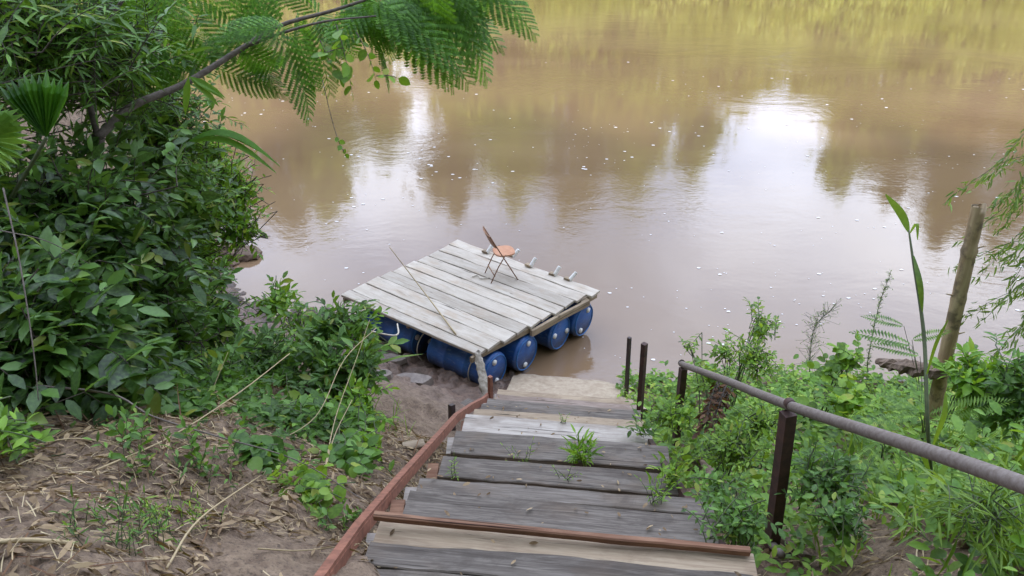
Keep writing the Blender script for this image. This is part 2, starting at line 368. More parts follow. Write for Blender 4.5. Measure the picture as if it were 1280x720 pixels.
CURL = ([(0, 0, 0), (.3, .16, .12), (.3, -.16, .04), (.7, .15, .16), (.7, -.17, .02), (1, 0, .1)], [(0, 2, 4, 3, 1), (3, 4, 5)])
BL = ([(0, -.018, 0), (0, .018, 0), (.3, .022, .04), (.3, -.022, .04), (.65, .018, .02), (.65, -.018, .02), (1, 0, -.12)], [(0, 1, 2, 3), (3, 2, 4, 5), (5, 4, 6)])
def pinnate(n=16, w=.13, lw=.028, droop=.15, envelope=True):
    """one feather of paired leaflets along +X"""
    v = []; f = []
    for i in range(n):
        t = (i+.6)/n; z = -droop*t*t; l = w*(math.sin(math.pi*min(.97, .12+.86*t)) if envelope else 1)
        for s in (-1, 1):
            b = len(v); v += [(t, 0, z), (t+.02, s*l*.5, z+lw*.2), (t+.06, s*l, z-.01), (t+.03+lw, s*l*.5, z+lw*.2)]
            f.append((b, b+1, b+2, b+3))
    b = len(v); v += [(0, -.004, 0), (0, .004, 0), (1, 0, -droop)]; f.append((b, b+1, b+2))
    return v, f
PIN = pinnate()
PINW = pinnate(18, .2, .045, .2)
def bipinnate(np_=11, n=12, w=.32, droop=.42):
    v = []; f = []
    pv, pf = pinnate(n, .23, .085, .2, False); pv = np.array(pv)
    for i in range(np_):
        t = (i+1)/np_; l = w*math.sin(math.pi*min(.93, .25+.66*t)); z = -droop*t*t
        for s in (-1, 1):
            a = math.radians(62-20*t)*s; c_, s_ = math.cos(a), math.sin(a)
            q = pv*[l, l, l]; dz = -droop*.9*t*q[:, 0]
            R = np.stack([t+q[:, 0]*c_-q[:, 1]*s_, q[:, 0]*s_+q[:, 1]*c_, z+q[:, 2]+dz], 1)
            b = len(v); v += [tuple(r) for r in R]; f += [tuple(b+k for k in ff) for ff in pf]
    ts = np.linspace(0, 1, 6); b = len(v)
    for t in ts: v += [(t, -.006, -droop*t*t), (t, .006, -droop*t*t)]
    for i in range(5): f.append((b+2*i, b+2*i+1, b+2*i+3, b+2*i+2))
    return v, f
BIP = bipinnate()
CLUMP = []
for c in range(3):
    vs = []; fs = []
    for i in range(9):
        d = nz(rng.normal(size=3)); e = nz(np.cross(d, rng.normal(size=3))); o_ = rng.normal(size=3)*.35; b0 = len(vs)
        vs += [o_, o_+.3*d+.14*e, o_+.6*d, o_+.3*d-.14*e]; fs.append((b0, b0+1, b0+2, b0+3))
    CLUMP.append((np.array(vs), fs))

def twig_leaves(fo, st, p0, p1, nl, tpl, size_, droop=.1, sr=.004, up=.9, spread=.8):
    """a bowed twig with alternate leaves"""
    size = size_*random.choice([.7, .9, 1, 1.1, 1.25]); p0 = np.asarray(p0, float); p1 = np.asarray(p1, float); Ln = np.linalg.norm(p1-p0)
    mid = (p0+p1)/2 + [0, 0, droop*Ln] + rng.normal(size=3)*.06*Ln
    t = np.linspace(0, 1, 7)[:, None]; path = (1-t)**2*p0+2*t*(1-t)*mid+t*t*p1
    if tpl is OV and random.random() < .35: tpl = OVN
    if st is not None: st.tube(path, [sr, sr*.35], 4, False)
    tt = np.linspace(.12, 1, nl)[:, None]
    pos = (1-tt)**2*p0+2*tt*(1-tt)*mid+tt*tt*p1
    T = nz(2*(1-tt)*(mid-p0)+2*tt*(p1-mid)); sd_ = nz(np.cross(T, [0, 0, 1.])+1e-6)
    sg = np.where(np.arange(nl) % 2 == 0, 1, -1)[:, None]
    ang = rng.uniform(-.7, .7, (nl, 1)); upv = np.cross(sd_, T)
    D = nz(T*.55 + spread*sg*(sd_*np.cos(ang)+upv*np.sin(ang)) + rng.normal(size=(nl, 3))*.22 + [0, 0, -.12]); D[-1] = T[-1]
    Nn = nz(np.array([0, 0, up])+rng.normal(size=(nl, 3))*.38 + upv*.2)
    fo.inst(tpl, pos, D, Nn, size*rng.uniform(.6, 1.15, nl))

def land_base(x, y):
    for _ in range(60):
        if ground(x, y, False) > .12: break
        y -= .15; x += .02
    return np.array([x, y, float(ground(x, y))-.03])

def shrub(name, label, cat, crowns, leaf, size, mat, base=None, nl=11, tl=.45, up=.9, stem_mat='bark', group=None, limb=.02, dens=1.0, stems=1):
    """crowns: list of (centre, (rx,ry,rz), number of twigs)"""
    c0 = np.asarray(crowns[0][0]); b = land_base(*(c0[:2] if base is None else base))
    root = thing(name, b, label, cat, group); fo = MB(); st = MB()
    for c, r, n in crowns:
        c = np.asarray(c, float); r = np.asarray(r, float)
        for k in range(stems):
            bb = b+np.append(rng.normal(size=2)*.05*(k > 0), 0); e = c+rng.normal(size=3)*r*.2*(k > 0)
            mid = np.array([bb[0]*.65+e[0]*.35, bb[1]*.65+e[1]*.35, bb[2]*.4+e[2]*.6])
            lp = curve([bb, mid, e], 6); st.tube(lp, [limb, limb*.5], 6)
        n = int(n*dens)
        d = nz(rng.normal(size=(n, 3))); rad = rng.uniform(.4, 1.0, (n, 1))**.7
        tip = c+d*r*rad*(1+.30*rng.normal(size=(n, 1)))
        for i in range(n):
            L_ = tl*random.uniform(.6, 1.2); dd = nz(d[i]*.9+[0, 0, .15]+rng.normal(size=3)*.35); p0 = tip[i]-dd*L_
            if i % 3 == 0:
                q_ = lp[random.randint(3, len(lp)-1)]; st.tube([q_, (q_+p0)/2+rng.normal(size=3)*.05, p0], [limb*.3, .004], 4, False)
            gz = float(ground(tip[i][0], tip[i][1], False))
            if tip[i][2] < gz+.05:
                if tip[i][2] < gz-.35 and i > 6: continue
                tip[i][2] = gz+random.uniform(.05, .16); p0 = tip[i]-[dd[0]*L_, dd[1]*L_, .05]
            twig_leaves(fo, st, p0, tip[i], nl, leaf, size, up=up)
    fo.build('foliage', M[mat], root); st.build('stem', M[stem_mat], root)
    return root

def R3(a, b, c): return (a, b, c)
# ------------------------------------------------------------------ left bank shrubs (dark mass)
def C(u, v, d, rpx, rpy, n, depth=1.0):
    c = P(u, v, d); return (c, (rpx*d/F, max(rpx, rpy)*d/F*depth, rpy*d/F), n)
LEFT = [
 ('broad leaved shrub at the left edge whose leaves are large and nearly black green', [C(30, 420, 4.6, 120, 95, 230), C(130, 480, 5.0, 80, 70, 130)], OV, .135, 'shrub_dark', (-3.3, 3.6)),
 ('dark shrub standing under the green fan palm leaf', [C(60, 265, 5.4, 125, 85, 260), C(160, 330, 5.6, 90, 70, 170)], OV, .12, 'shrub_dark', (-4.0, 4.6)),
 ('shrub filling the top left corner, with hanging narrow leaves', [C(40, 40, 5.6, 110, 90, 260), C(130, 70, 6.2, 95, 90, 200)], LN, .13, 'shrub_mid', (-4.6, 4.9)),
 ('mid green shrub below the leaning branch, behind the dark shrubs', [C(200, 160, 7.0, 60, 75, 190), C(225, 250, 7.4, 50, 55, 150)], OV, .10, 'shrub_mid', (-3.9, 7.0)),
 ('bright loose shrub leaning over the water beside the sunken driftwood', [C(250, 255, 8.4, 52, 60, 180), C(235, 335, 8.0, 52, 55, 150), C(292, 235, 8.4, 24, 34, 50), C(298, 285, 8.2, 24, 30, 40), C(262, 190, 8.4, 22, 30, 36)], OV, .085, 'bright', (-3.9, 7.6)),
 ('pale green feathery bush under the top of the leaning branch', [C(175, 20, 7.6, 65, 50, 190)], LN, .11, 'bright', (-5.0, 7.0)),
 ('dense green shrub between the big dark shrubs and the muddy shore', [C(200, 425, 6.0, 65, 65, 170), C(255, 400, 6.6, 45, 45, 90)], OV, .10, 'shrub_mid', (-2.9, 5.4)),
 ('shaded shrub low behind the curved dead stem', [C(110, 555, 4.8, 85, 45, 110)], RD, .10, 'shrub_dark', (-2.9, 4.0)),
]
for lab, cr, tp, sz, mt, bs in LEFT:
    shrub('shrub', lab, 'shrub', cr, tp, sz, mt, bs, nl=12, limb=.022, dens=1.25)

# centre-left foreground shrubs
FG = [
 ('leafy shrub with upright shoots nearest the blue drums of the raft', [C(420, 405, 6.8, 48, 36, 64), C(410, 465, 6.4, 55, 42, 66), C(455, 455, 6.2, 28, 40, 24)], OV, .11, 'shrub_mid', (-1.75, 5.7), 3),
 ('low green bush halfway between the dead stem and the muddy shore', [C(330, 450, 6.3, 60, 45, 90), C(300, 500, 5.9, 50, 35, 60)], OV, .095, 'shrub_mid', (-2.15, 5.2), 3),
 ('bush with glossy round leaves in front of the long grass blades', [C(430, 590, 4.6, 38, 25, 24), C(395, 530, 5.2, 48, 30, 36)], RD, .085, 'shrub_mid', (-1.25, 4.1), 3),
 ('small seedling with five rounded leaves among the straw', [C(327, 600, 4.2, 24, 26, 14)], RD, .085, 'shrub_mid', (-1.35, 3.4), 2),
 ('short seedling with a few pale leaves beside the red stair stringer', [C(392, 640, 3.9, 16, 18, 7)], RD, .07, 'cover', (-.98, 3.0), 2),
 ('low bright seedling cluster at the left edge of the litter', [C(35, 612, 4.0, 42, 16, 20)], OV, .07, 'bright', (-2.45, 3.25), 3),
 ('leafy shoots growing out over the mud beside the raft corner', [C(345, 378, 7.6, 32, 18, 22)], OV, .10, 'bright', (-2.3, 6.5), 2),
]
for lab, cr, tp, sz, mt, bs, ns in FG:
    shrub('shrub' if ns == 3 else 'seedling', lab, 'shrub' if ns == 3 else 'seedling', cr, tp, sz, mt, bs, nl=8, tl=.28, stem_mat='stem', limb=.008, stems=ns)

for lab, cr, tp, sz, mt, bs in [
 ('loose leafy bush between the low green bush and the tall dark shrubs', [C(262, 490, 5.4, 60, 45, 60), C(235, 545, 4.9, 40, 25, 22)], OV, .085, 'shrub_mid', (-2.0, 4.3)),
 ('sprawling bush with drooping leaves along the edge of the mud', [C(450, 510, 5.6, 38, 38, 34), C(455, 560, 5.0, 26, 25, 14)], OV, .095, 'bright', (-1.25, 4.7)),
 ('thin open bush just behind the curved stalks in the middle of the slope', [C(365, 540, 5.0, 50, 35, 34)], OV, .08, 'shrub_mid', (-1.5, 4.2)),
 ('bright shoots rising from the low green bush towards the raft', [C(375, 400, 7.2, 42, 26, 22), C(455, 420, 6.7, 22, 36, 16)], OV, .11, 'bright', (-1.95, 6.1))]:
    shrub('shrub', lab, 'shrub', cr, tp, sz, mt, bs, nl=8, tl=.32, stem_mat='stem', limb=.008, stems=4)
# spear-like grass blades beside the foreground shrub
def tuft(name, label, cat, base, n, length, mat='grass', spread=.6, group=None, width=1.0, jitter=.04, parts=None):
    b = np.array([base[0], base[1], float(ground(base[0], base[1]))-.01]) if len(base) == 2 else np.asarray(base, float)
    mb = MB(); k = 7
    for i in range(n):
        a = random.uniform(0, 2*math.pi); d = np.array([math.cos(a), math.sin(a), 0]); l = length*random.uniform(.55, 1.1); s = spread*random.uniform(.3, 1.2)
        p0 = b+rng.normal(size=3)*[jitter, jitter, 0]; t = np.linspace(0, 1, k)[:, None]
        path = p0+d*l*s*t**1.6+np.array([0, 0, 1.])*l*(t-.45*s*t**2.6)
        sdv = nz(np.cross(d, [0, 0, 1.])); wd = .011*width*l/.5*np.sin(np.pi*np.clip(.1+.9*t, 0, 1))**.7+.0008
        V = np.concatenate([path-sdv*wd, path+sdv*wd]); mb.add(V, [[j, j+1, k+j+1, k+j] for j in range(k-1)])
    if name is None: return mb
    o = mb.build(name, M[mat]); 
    V = np.array(b); o.data.transform(Matrix.Translation(-Vector(V))); o.location = V
    return tag(o, label, cat, group)
tuft('grass_clump', 'clump of long spear shaped grass blades under the leafy shrub near the drums', 'grass clump', (-1.42, 5.0), 26, .75, 'grass', .9, width=1.5)
tuft('grass_clump', 'thin wispy green grass on the mud left of the red stringer', 'grass clump', (-1.05, 4.75), 60, .22, 'grass', .9, jitter=.13, width=.6)

# ------------------------------------------------------------------ leaning tree with feathery leaves
tb = land_base(-3.3, 5.0); root = thing('leaning_tree', tb, 'tree leaning over the river with a bare branch and feathery dark green leaves', 'tree')
fork = P(122, 172, 5.6)
trunk = curve([tb, tb*.45+fork*.55+np.array([-.05, 0, .1]), fork], 8); MB().tube(trunk, [.06, .045], 8).build('trunk', M['bark'], root)
br = curve([fork, P(165, 133, 5.65), P(230, 105, 5.7), P(300, 62, 5.8), P(350, 32, 5.9), P(420, 12, 5.9), P(500, -15, 5.9)], 8)
b2 = curve([P(312, 56, 5.8), P(350, 42, 5.75), P(405, 27, 5.7), P(470, 20, 5.6)], 8)
b3 = curve([P(500, -15, 5.9), P(560, -35, 5.8), P(640, -40, 5.7)], 6)
b4 = curve([fork, P(112, 110, 5.7), P(135, 30, 5.8), P(190, -50, 5.9)], 6)
MB().tube(br, [.030, .020, .009], 8).build('branch', M['barkgrey'], root)
MB().tube(b2, [.014, .005], 6).build('branch', M['barkgrey'], root)
MB().tube(b3, [.014, .006], 6).build('branch', M['barkgrey'], root)
MB().tube(b4, [.02, .01], 6).build('branch', M['bark'], root)
fo = MB()
def frond(p0, p1, droop=.4, tpl=BIP, m=None):
    p0 = np.asarray(p0); p1 = np.asarray(p1); d = p1-p0; s = np.linalg.norm(d)
    (m or fo).inst(tpl, p0[None], nz(d)[None]+[0, 0, .12], np.array([[0, -.6, .9]])+rng.normal(size=(1, 3))*.25, s*1.05)
FR = [((300, 62), (250, 5)), ((300, 62), (352, 108)), ((330, 45), (235, 70)), ((345, 40), (405, 130)), ((345, 40), (300, -20)), ((400, 25), (400, 95)),
      ((420, 15), (450, 75)), ((440, 10), (505, 82)), ((470, 5), (560, 78)), ((500, -10), (530, 80)), ((500, -10), (575, 90)), ((540, -25), (622, 76)),
      ((560, -30), (585, 55)), ((580, -35), (668, 22)), ((520, -20), (470, 40)), ((480, 0), (430, 45)), ((560, -35), (640, 10)), ((250, 95), (215, 35)),
      ((230, 105), (180, 60)), ((520, -25), (600, 40)), ((460, 5), (415, 50)), ((380, 15), (370, 70)), ((500, -10), (490, 60)), ((190, -40), (225, 30)), ((190, -50), (270, 10)),
      ((170, -40), (150, 40)), ((150, -10), (95, 30)), ((360, 35), (290, 30)), ((540, -25), (540, 60)), ((450, 5), (480, 55)), ((400, 20), (350, -20)), ((610, -40), (600, 20)),
      ((470, 5), (545, 50)), ((440, 10), (530, 35)), ((395, 25), (440, 60)), ((420, 15), (500, 45)), ((500, -20), (560, 30)), ((350, 35), (385, 60)), ((330, 45), (330, -25)), ((270, 85), (330, 110))]
for rep in range(2):
    for (a1, a2) in FR:
        q1 = (a1[0]+random.uniform(-28, 28)*(rep > 0), a1[1]+random.uniform(-15, 10)*(rep > 0)); f_ = random.uniform(.6, .95) if rep else 1
        q2 = (a1[0]+(a2[0]-a1[0])*f_+random.uniform(-35, 35)*(rep > 0), a1[1]+(a2[1]-a1[1])*f_+random.uniform(-14, 4)*(rep > 0))
        d0 = random.uniform(5.75, 6.4); frond(P(*q1, d0), P(*q2, d0+random.uniform(-.3, .3)))
fo.build('foliage', M['fern'], root)
# climber with heart-shaped leaves
vb = P(440, 20, 5.55); root = thing('climbing_vine', vb, 'climbing vine with heart shaped leaves hanging from the leaning branch', 'vine')
fo = MB(); st = MB()
for a1, a2, n_ in [((420, 30), (440, 115), 12), ((400, 50), (425, 100), 9), ((445, 40), (470, 100), 8), ((470, 95), (498, 98), 5), ((430, 60), (395, 75), 7)]:
    twig_leaves(fo, st, P(*a1, 5.5), P(*a2, 5.5), n_, RD, .085, up=.2)
st.tube(curve([P(403, 100, 5.45), P(415, 150, 5.45), P(424, 178, 5.45), P(430, 190, 5.45)], 5), .0025, 4)
twig_leaves(fo, None, P(420, 168, 5.45), P(432, 192, 5.45), 5, RD, .06, up=.1)
fo.build('foliage', M['bright'], root); st.build('stem', M['barkgrey'], root)
# long narrow strap leaves hanging over the water
p0 = P(232, 180, 5.8); root = thing('strap_leaf_plant', p0, 'plant with long drooping strap leaves pointing over the water', 'plant')
mb = MB()
for e_, l_ in [((350, 208), 1), ((325, 190), .7), ((345, 216), .8)]:
    pe = P(*e_, 5.7); dd = pe-p0; side = nz(np.cross(dd, [0, -.5, 1])); t = np.linspace(0, 1, 9)[:, None]
    path = p0+dd*t+np.array([0, 0, .16])*np.sin(np.pi*t)*l_; wd = .028*np.sin(np.pi*np.clip(t*.92+.06, 0, 1))+.001
    mb.add(np.concatenate([path-side*wd, path+side*wd]), [[j, j+1, 10+j, 9+j] for j in range(8)]); mb.build('leaf', M['fern'], root); mb = MB()
mb = MB()
for e_ in [(262, 120), (245, 100), (268, 115), (230, 150)]:
    mb = MB(); mb.inst(LN, P(236, 95, 5.6)[None], (P(*e_, 5.6)-P(236, 95, 5.6))[None], np.array([[.2, -.6, .6]]), .26); mb.build('leaf', M['bright'], root)

# fan palm
def fan(center, size, fdir, nrm, a0, a1, n, mat, root):
    mb = MB(); fdir = nz(fdir); nrm = nz(np.asarray(nrm)-np.dot(nrm, fdir)*fdir); sd_ = np.cross(nrm, fdir)
    for i in range(n):
        a = math.radians(a0+(a1-a0)*i/(n-1)); d = fdir*math.cos(a)+sd_*math.sin(a); s = sd_*math.cos(a)-fdir*math.sin(a)
        L_ = size*random.uniform(.9, 1.05)*(1-.12*abs(a)); w_ = size*.062; c = np.asarray(center)
        V = [c, c+d*L_*.35+s*w_*.75, c+d*L_*.35+nrm*.02, c+d*L_*.35-s*w_*.75, c+d*L_*.75+s*w_, c+d*L_*.75+nrm*.03, c+d*L_*.75-s*w_, c+d*L_-nrm*size*.08]
        mb.add(V, [(0, 2, 1), (0, 3, 2), (1, 2, 5, 4), (2, 3, 6, 5), (4, 5, 7), (5, 6, 7)])
    return mb.build('leaf', M[mat], root, smooth=False)
pb = land_base(-3.5, 4.2); root = thing('fan_palm', pb, 'bright green folded fan palm leaf among dark shrubs, upper left', 'palm')
pc = P(58, 172, 4.7); MB().tube(curve([pb, (pb+pc)/2+np.array([-.1, 0, .1]), pc], 6), [.02, .01], 6).build('stem', M['stem'], root)
fan(pc, .35, (.0, .1, .95), (.35, -.85, .2), -30, 30, 11, 'palm', root)
pb = land_base(-3.4, 3.7); root = thing('fan_palm', pb, 'pale spiky palm leaf cut off by the left edge', 'palm')
pc = P(-22, 175, 4.4); MB().tube(curve([pb, (pb+pc)/2+np.array([-.1, 0, .1]), pc], 6), [.02, .01], 6).build('stem', M['stem'], root)
fan(pc, .23, (.9, .1, .1), (.1, -.7, .7), -75, 75, 15, 'fernlight', root)

# ------------------------------------------------------------------ dead stems, litter, straw
def stick(name, label, cat, pts, r, mat, group=None, k=6):
    if name == 'dead_stem': r = [a_*.68 for a_ in np.atleast_1d(r)]*(1 if np.ndim(r) else 2)
    pts = [np.asarray(p_, float) for p_ in pts]; o0 = pts[0]
    mb = MB().tube(curve(pts, 6), r, k); o = mb.build(name, M[mat]); o.data.transform(Matrix.Translation(-Vector(o0))); o.location = o0
    return tag(o, label, cat, group)
def G(u, v, up=0.0):
    """point where the view ray meets the ground"""
    d = ray(u, v); t = np.linspace(.6, 16, 700); X_ = d[0]*t; Y_ = d[1]*t; Z_ = H+d[2]*t; g_ = np.maximum(ground(X_, Y_), 0)
    i = np.argmax(Z_ < g_) if (Z_ < g_).any() else 699
    return np.array([X_[i], Y_[i], g_[i]+up])
stick('dead_stem', 'long grey curved dead stem arching from the dark shrubs towards the stairs', 'dead stem', [P(45, 482, 4.2), P(140, 493, 4.0), P(190, 520, 3.95), P(270, 545, 3.9), P(370, 575, 3.85), P(455, 625, 3.7)], [.009, .006, .003], 'barkgrey')
stick('dead_stem', 'straight pale straw stalk slanting up from the litter to the bushes', 'dead stem', [G(130, 612, .1), P(215, 545, 4.0), P(300, 490, 4.3), P(362, 442, 4.7)], [.006, .004], 'straw')
stick('dead_stem', 'pale stalk lying from the bottom edge up to the seedling', 'dead stem', [G(212, 722, .03), G(255, 665, .06), P(325, 595, 3.9)], [.007, .004], 'straw')
stick('dead_stem', 'bare arching twig in the dark shrubs at the left edge', 'dead stem', [P(4, 235, 4.3), P(25, 330, 4.1), P(42, 440, 4.0), P(48, 500, 4.0)], [.006, .003], 'barkgrey')
stick('dead_stem', 'thin grey twig crossing the dark leaves under the palm', 'dead stem', [P(0, 288, 4.4), P(60, 302, 4.4), P(112, 330, 4.5)], [.005, .002], 'barkgrey')
stick('dead_stem', 'yellow bamboo piece lying flat at the lower left edge', 'dead stem', [G(-10, 690, .02), G(40, 688, .03), G(100, 686, .02)], .012, 'straw')
stick('dead_stem', 'thin twig leaning upright in the bush beside the mud', 'dead stem', [P(255, 560, 4.9), P(262, 500, 5.0), P(285, 440, 5.2)], [.005, .002], 'straw')

for lab, p_ in [('thin arching bare stem over the low green bush, left of the mud', [P(470, 410, 5.9), P(430, 450, 5.4), P(395, 520, 4.8), P(330, 560, 4.4)]),
                ('thin bare stem rising from the straw towards the leafy shrub', [G(405, 600, .02), P(420, 520, 4.9), P(445, 450, 5.6), P(462, 400, 6.1)]),
                ('brown twig lying across the litter near the bottom edge', [G(325, 695, .03), G(380, 700, .05), G(450, 690, .04)]),
                ('fine straw stalk standing in the bush nearest the seedlings', [G(405, 600, .02), P(418, 545, 4.3), P(440, 500, 4.6)]),
                ('long thin stalk slanting across the dark leaves at the lower left', [P(30, 560, 4.0), P(95, 548, 3.95), P(180, 560, 3.9), P(290, 558, 3.9)])]:
    stick('dead_stem', lab, 'dead stem', p_, [.005, .003], 'straw')
# scattered litter: leaves, straw bits, twigs
def litter(n, tpl, size, mat, name, label, region, up=.012, flat=.35):
    mb = MB(); pos = []
    while len(pos) < n:
        x = random.uniform(region[0], region[1]); y = random.uniform(region[2], region[3])
        if region[4](x, y): pos.append((x, y))
    pos = np.array(pos); z = ground(pos[:, 0], pos[:, 1])+up
    a = rng.uniform(0, 2*np.pi, n); e = .05
    gx = (ground(pos[:, 0]+e, pos[:, 1])-ground(pos[:, 0]-e, pos[:, 1]))/(2*e); gy = (ground(pos[:, 0], pos[:, 1]+e)-ground(pos[:, 0], pos[:, 1]-e))/(2*e)
    Nn = nz(np.stack([-gx, -gy, np.ones(n)], 1)+rng.normal(size=(n, 3))*flat)
    D = np.stack([np.cos(a), np.sin(a), gx*np.cos(a)+gy*np.sin(a)+rng.normal(size=n)*flat*.35], 1)
    mb.inst(tpl, np.stack([pos[:, 0], pos[:, 1], z], 1), D, Nn, size*rng.uniform(.5, 1.4, n))
    return tag(mb.build(name, M[mat]), label, 'litter' if 'litter' in name or 'straw' in name else 'plants', kind='stuff')
SL = lambda y: -.6+.02*y  # left edge of the stairs, about
leftlit = (-4, -.5, 1.2, 5.6, lambda x, y: x < -.55+.055*(y-1.5) and fbm(np.array(x*1.5), np.array(y*1.5), 2, 3) > -.35+max(0, y-4.2)*.5)
STW = ([(0, -.016, 0), (0, .016, 0), (.5, .024, .05), (.5, -.014, .05), (1, .012, -.02), (1, -.012, .02)], [(0, 1, 2, 3), (3, 2, 4, 5)])
CURL2 = ([(0, 0, 0), (.3, .08, .08), (.3, -.07, .0), (.7, .07, .12), (.7, -.08, .0), (1, .03, .02)], [(0, 2, 4, 3, 1), (3, 4, 5)])
litter(5200, CURL, .045, 'dead', 'leaf_litter', 'dry brown fallen leaves covering the ground left of the stairs', leftlit)
litter(6500, CURL2, .065, 'dead', 'leaf_litter', 'narrow curled dry leaves covering the ground left of the stairs', leftlit)
TWG = ([(0, -.01, 0), (0, .01, 0), (.5, .03, .02), (.5, .008, .02), (1, 0, .0)], [(0, 1, 2, 3), (3, 2, 4)])
litter(900, TWG, .22, 'rust_leaf', 'twig_litter', 'thin dark broken twigs scattered left of the stairs', leftlit, .02)
litter(5200, STW, .075, 'straw', 'straw_litter', 'pale dry straw and bamboo sheaths scattered left of the stairs', leftlit, .02)
rlit = (1.15, 3.4, 1.2, 5.2, lambda x, y: fbm(np.array(x*1.2), np.array(y*1.2), 2, 9) > -.3)
litter(1500, STW, .16, 'straw', 'straw_litter', 'pale dry straw lying on bare soil behind the handrail', rlit, .02, .5)
litter(1300, CURL, .06, 'dead', 'leaf_litter', 'brown dead leaves on bare soil behind the handrail', rlit, .015, .5)

# fern-like patches of fine leaves low on the ground
def patch(name, label, cat, base, rad, n, tpl, size, mat, h=.12, group=None):
    b = np.array([base[0], base[1], float(ground(*base))]); root = thing(name, b, label, cat, group); fo = MB(); st = MB()
    for i in range(n):
        a = random.uniform(0, 2*math.pi); r = rad*math.sqrt(random.random()); x, y = b[0]+r*math.cos(a), b[1]+r*math.sin(a); z = float(ground(x, y))
        hh = h*random.uniform(.5, 1.2); tip = np.array([x, y, z+hh])+np.append(rng.normal(size=2)*.35*hh, 0)
        twig_leaves(fo, st, (x, y, z), tip, max(5, int(hh*45)), tpl, size, sr=.002, up=.8)
    fo.build('foliage', M[mat], root); st.build('stem', M['stem'], root); return root
patch('herb_patch', 'patch of fine bluish green herbs on the litter at the bottom left', 'herbs', G(165, 672)[:2], .17, 46, LN, .038, 'shrub_mid', .12)
patch('herb_patch', 'fine leaved herbs between the bush and the straw, right of the bottom left patch', 'herbs', G(225, 655)[:2], .14, 26, LN, .035, 'cover', .09)

patch('herb_patch', 'dark green low herbs at the foot of the dark shrubs, above the curved stem end', 'herbs', G(235, 575)[:2], .28, 40, OV, .05, 'shrub_mid', .16)
patch('herb_patch', 'small herbs on the litter close to the red stringer, near the bottom', 'herbs', G(425, 655)[:2], .12, 14, OV, .035, 'shrub_mid', .08)
patch('herb_patch', 'sparse herbs between the two rounded seedlings', 'herbs', G(372, 605)[:2], .14, 14, RD, .05, 'cover', .12)
# ------------------------------------------------------------------ driftwood in the water
def rough_log(name, label, cat, pts, rad, mat, k=10):
    pts = curve(pts, 7); V = []; n = len(pts); mb = MB(); T = nz(np.gradient(pts, axis=0))
    for i in range(n):
        A = nz(np.cross(T[i], [0, 0, 1.])); B = np.cross(A, T[i]); a = np.arange(k)*2*math.pi/k
        r = rad*(.7+.6*rng.random(k))*(math.sin(math.pi*(i+1)/(n+1))**.4); V.append(pts[i]+(r*np.cos(a))[:, None]*A+(r*.6*np.sin(a))[:, None]*B)
    mb.add(np.concatenate(V), [[i*k+j, i*k+(j+1) % k, (i+1)*k+(j+1) % k, (i+1)*k+j] for i in range(n-1) for j in range(k)]+[list(range(k))[::-1], [(n-1)*k+j for j in range(k)]])
    o = mb.build(name, M[mat], smooth=False); o.data.transform(Matrix.Translation(-Vector(pts[0]))); o.location = pts[0]; return tag(o, label, cat)
rough_log('driftwood', 'brown driftwood slab half sunk in the river beside the left bushes', 'driftwood', [at(262, 318, .03), at(290, 316, .06), at(325, 319, .03)], .21, 'driftwood')
rough_log('driftwood', 'smaller broken driftwood piece just nearer than the sunken slab', 'driftwood', [at(262, 330, .02), at(285, 330, .04), at(298, 327, .01)], .08, 'driftwood')
rough_log('driftwood', 'weathered log lying behind the ferns left of the bamboo pole', 'driftwood', [P(1098, 452, 7.6), P(1130, 458, 7.4), P(1165, 464, 7.2), P(1195, 462, 7.1)], .10, 'driftwood')

# ------------------------------------------------------------------ stairs
S = H/4.4
TR = [(2.49,1.71,'treadgrey'),(2.43,1.85,'treadtan'),(2.23,2.2,'treadgrey'),(2.06,2.44,'treadgrey'),(1.75,2.92,'treadgrey'),(1.44,3.47,'treadgrey'),(1.13,3.99,'treadpale'),
      (.93,4.30,'treadtan'),(.72,4.61,'treadgrey'),(.57,4.88,'treadgrey'),(.40,5.15,'treadbrown'),(.26,5.40,'treadtan')]
def ledge(y): return np.interp(y, [1.5, 2.44, 2.92, 3.47, 3.99, 4.61, 5.04, 5.6], [-.47, -.42, -.385, -.34, -.30, -.235, -.17, -.09])*S
root = thing('wooden_staircase', (0, 5.0, float(ground(0, 5.0, False))), 'weathered plank staircase with rusty red side rail leading down to the river', 'staircase')
rl = np.array([0, 5.0, root.location[2]])
def plank(name, mat, c, lx, ly, lz, yaw, parent, tilt=0, wav=.004, chip=.012, roll=0, pl=None):
    """plank with uneven edges, long axis local X"""
    n = max(8, int(lx/.07)); mb = MB(); V = []
    t = np.linspace(-.5, .5, n+1); o1 = random.uniform(0, 99)
    e1 = ly/2+chip*(vnoise(t*lx*5+o1, t*0+3.3)+.5*vnoise(t*lx*22+o1, t*0)); e2 = ly/2+chip*(vnoise(t*lx*5+o1+50, t*0)+.5*vnoise(t*lx*22+o1, t*0+9)); zz = wav*vnoise(t*lx*2+o1, t*0+7)*2
    x = t*lx; x[0] += random.uniform(-.01, .01); x[-1] += random.uniform(-.02, .02)
    bv = min(.006, lz*.2)
    rows = [(-e1, -lz/2), (-e1, lz/2-bv), (-e1+bv, lz/2), (e2-bv, lz/2), (e2, lz/2-bv), (e2, -lz/2)]
    for yy, z_ in rows: V.append(np.stack([x, yy, z_+zz], 1))
    V = np.concatenate(V); m_ = n+1; Fc = []
    for r in range(6):
        r2 = (r+1) % 6; Fc += [[r*m_+j, r2*m_+j, r2*m_+j+1, r*m_+j+1] for j in range(n)]
    Fc += [[r*m_ for r in range(6)], [r*m_+n for r in range(6)][::-1]]
    mb.add(V, Fc); o = mb.build(name, M[mat], smooth=False)
    o.parent = parent; o.location = np.asarray(c)-(np.array(WL(parent)) if parent else 0); o.rotation_euler = (roll, tilt, yaw); return o
treads = []
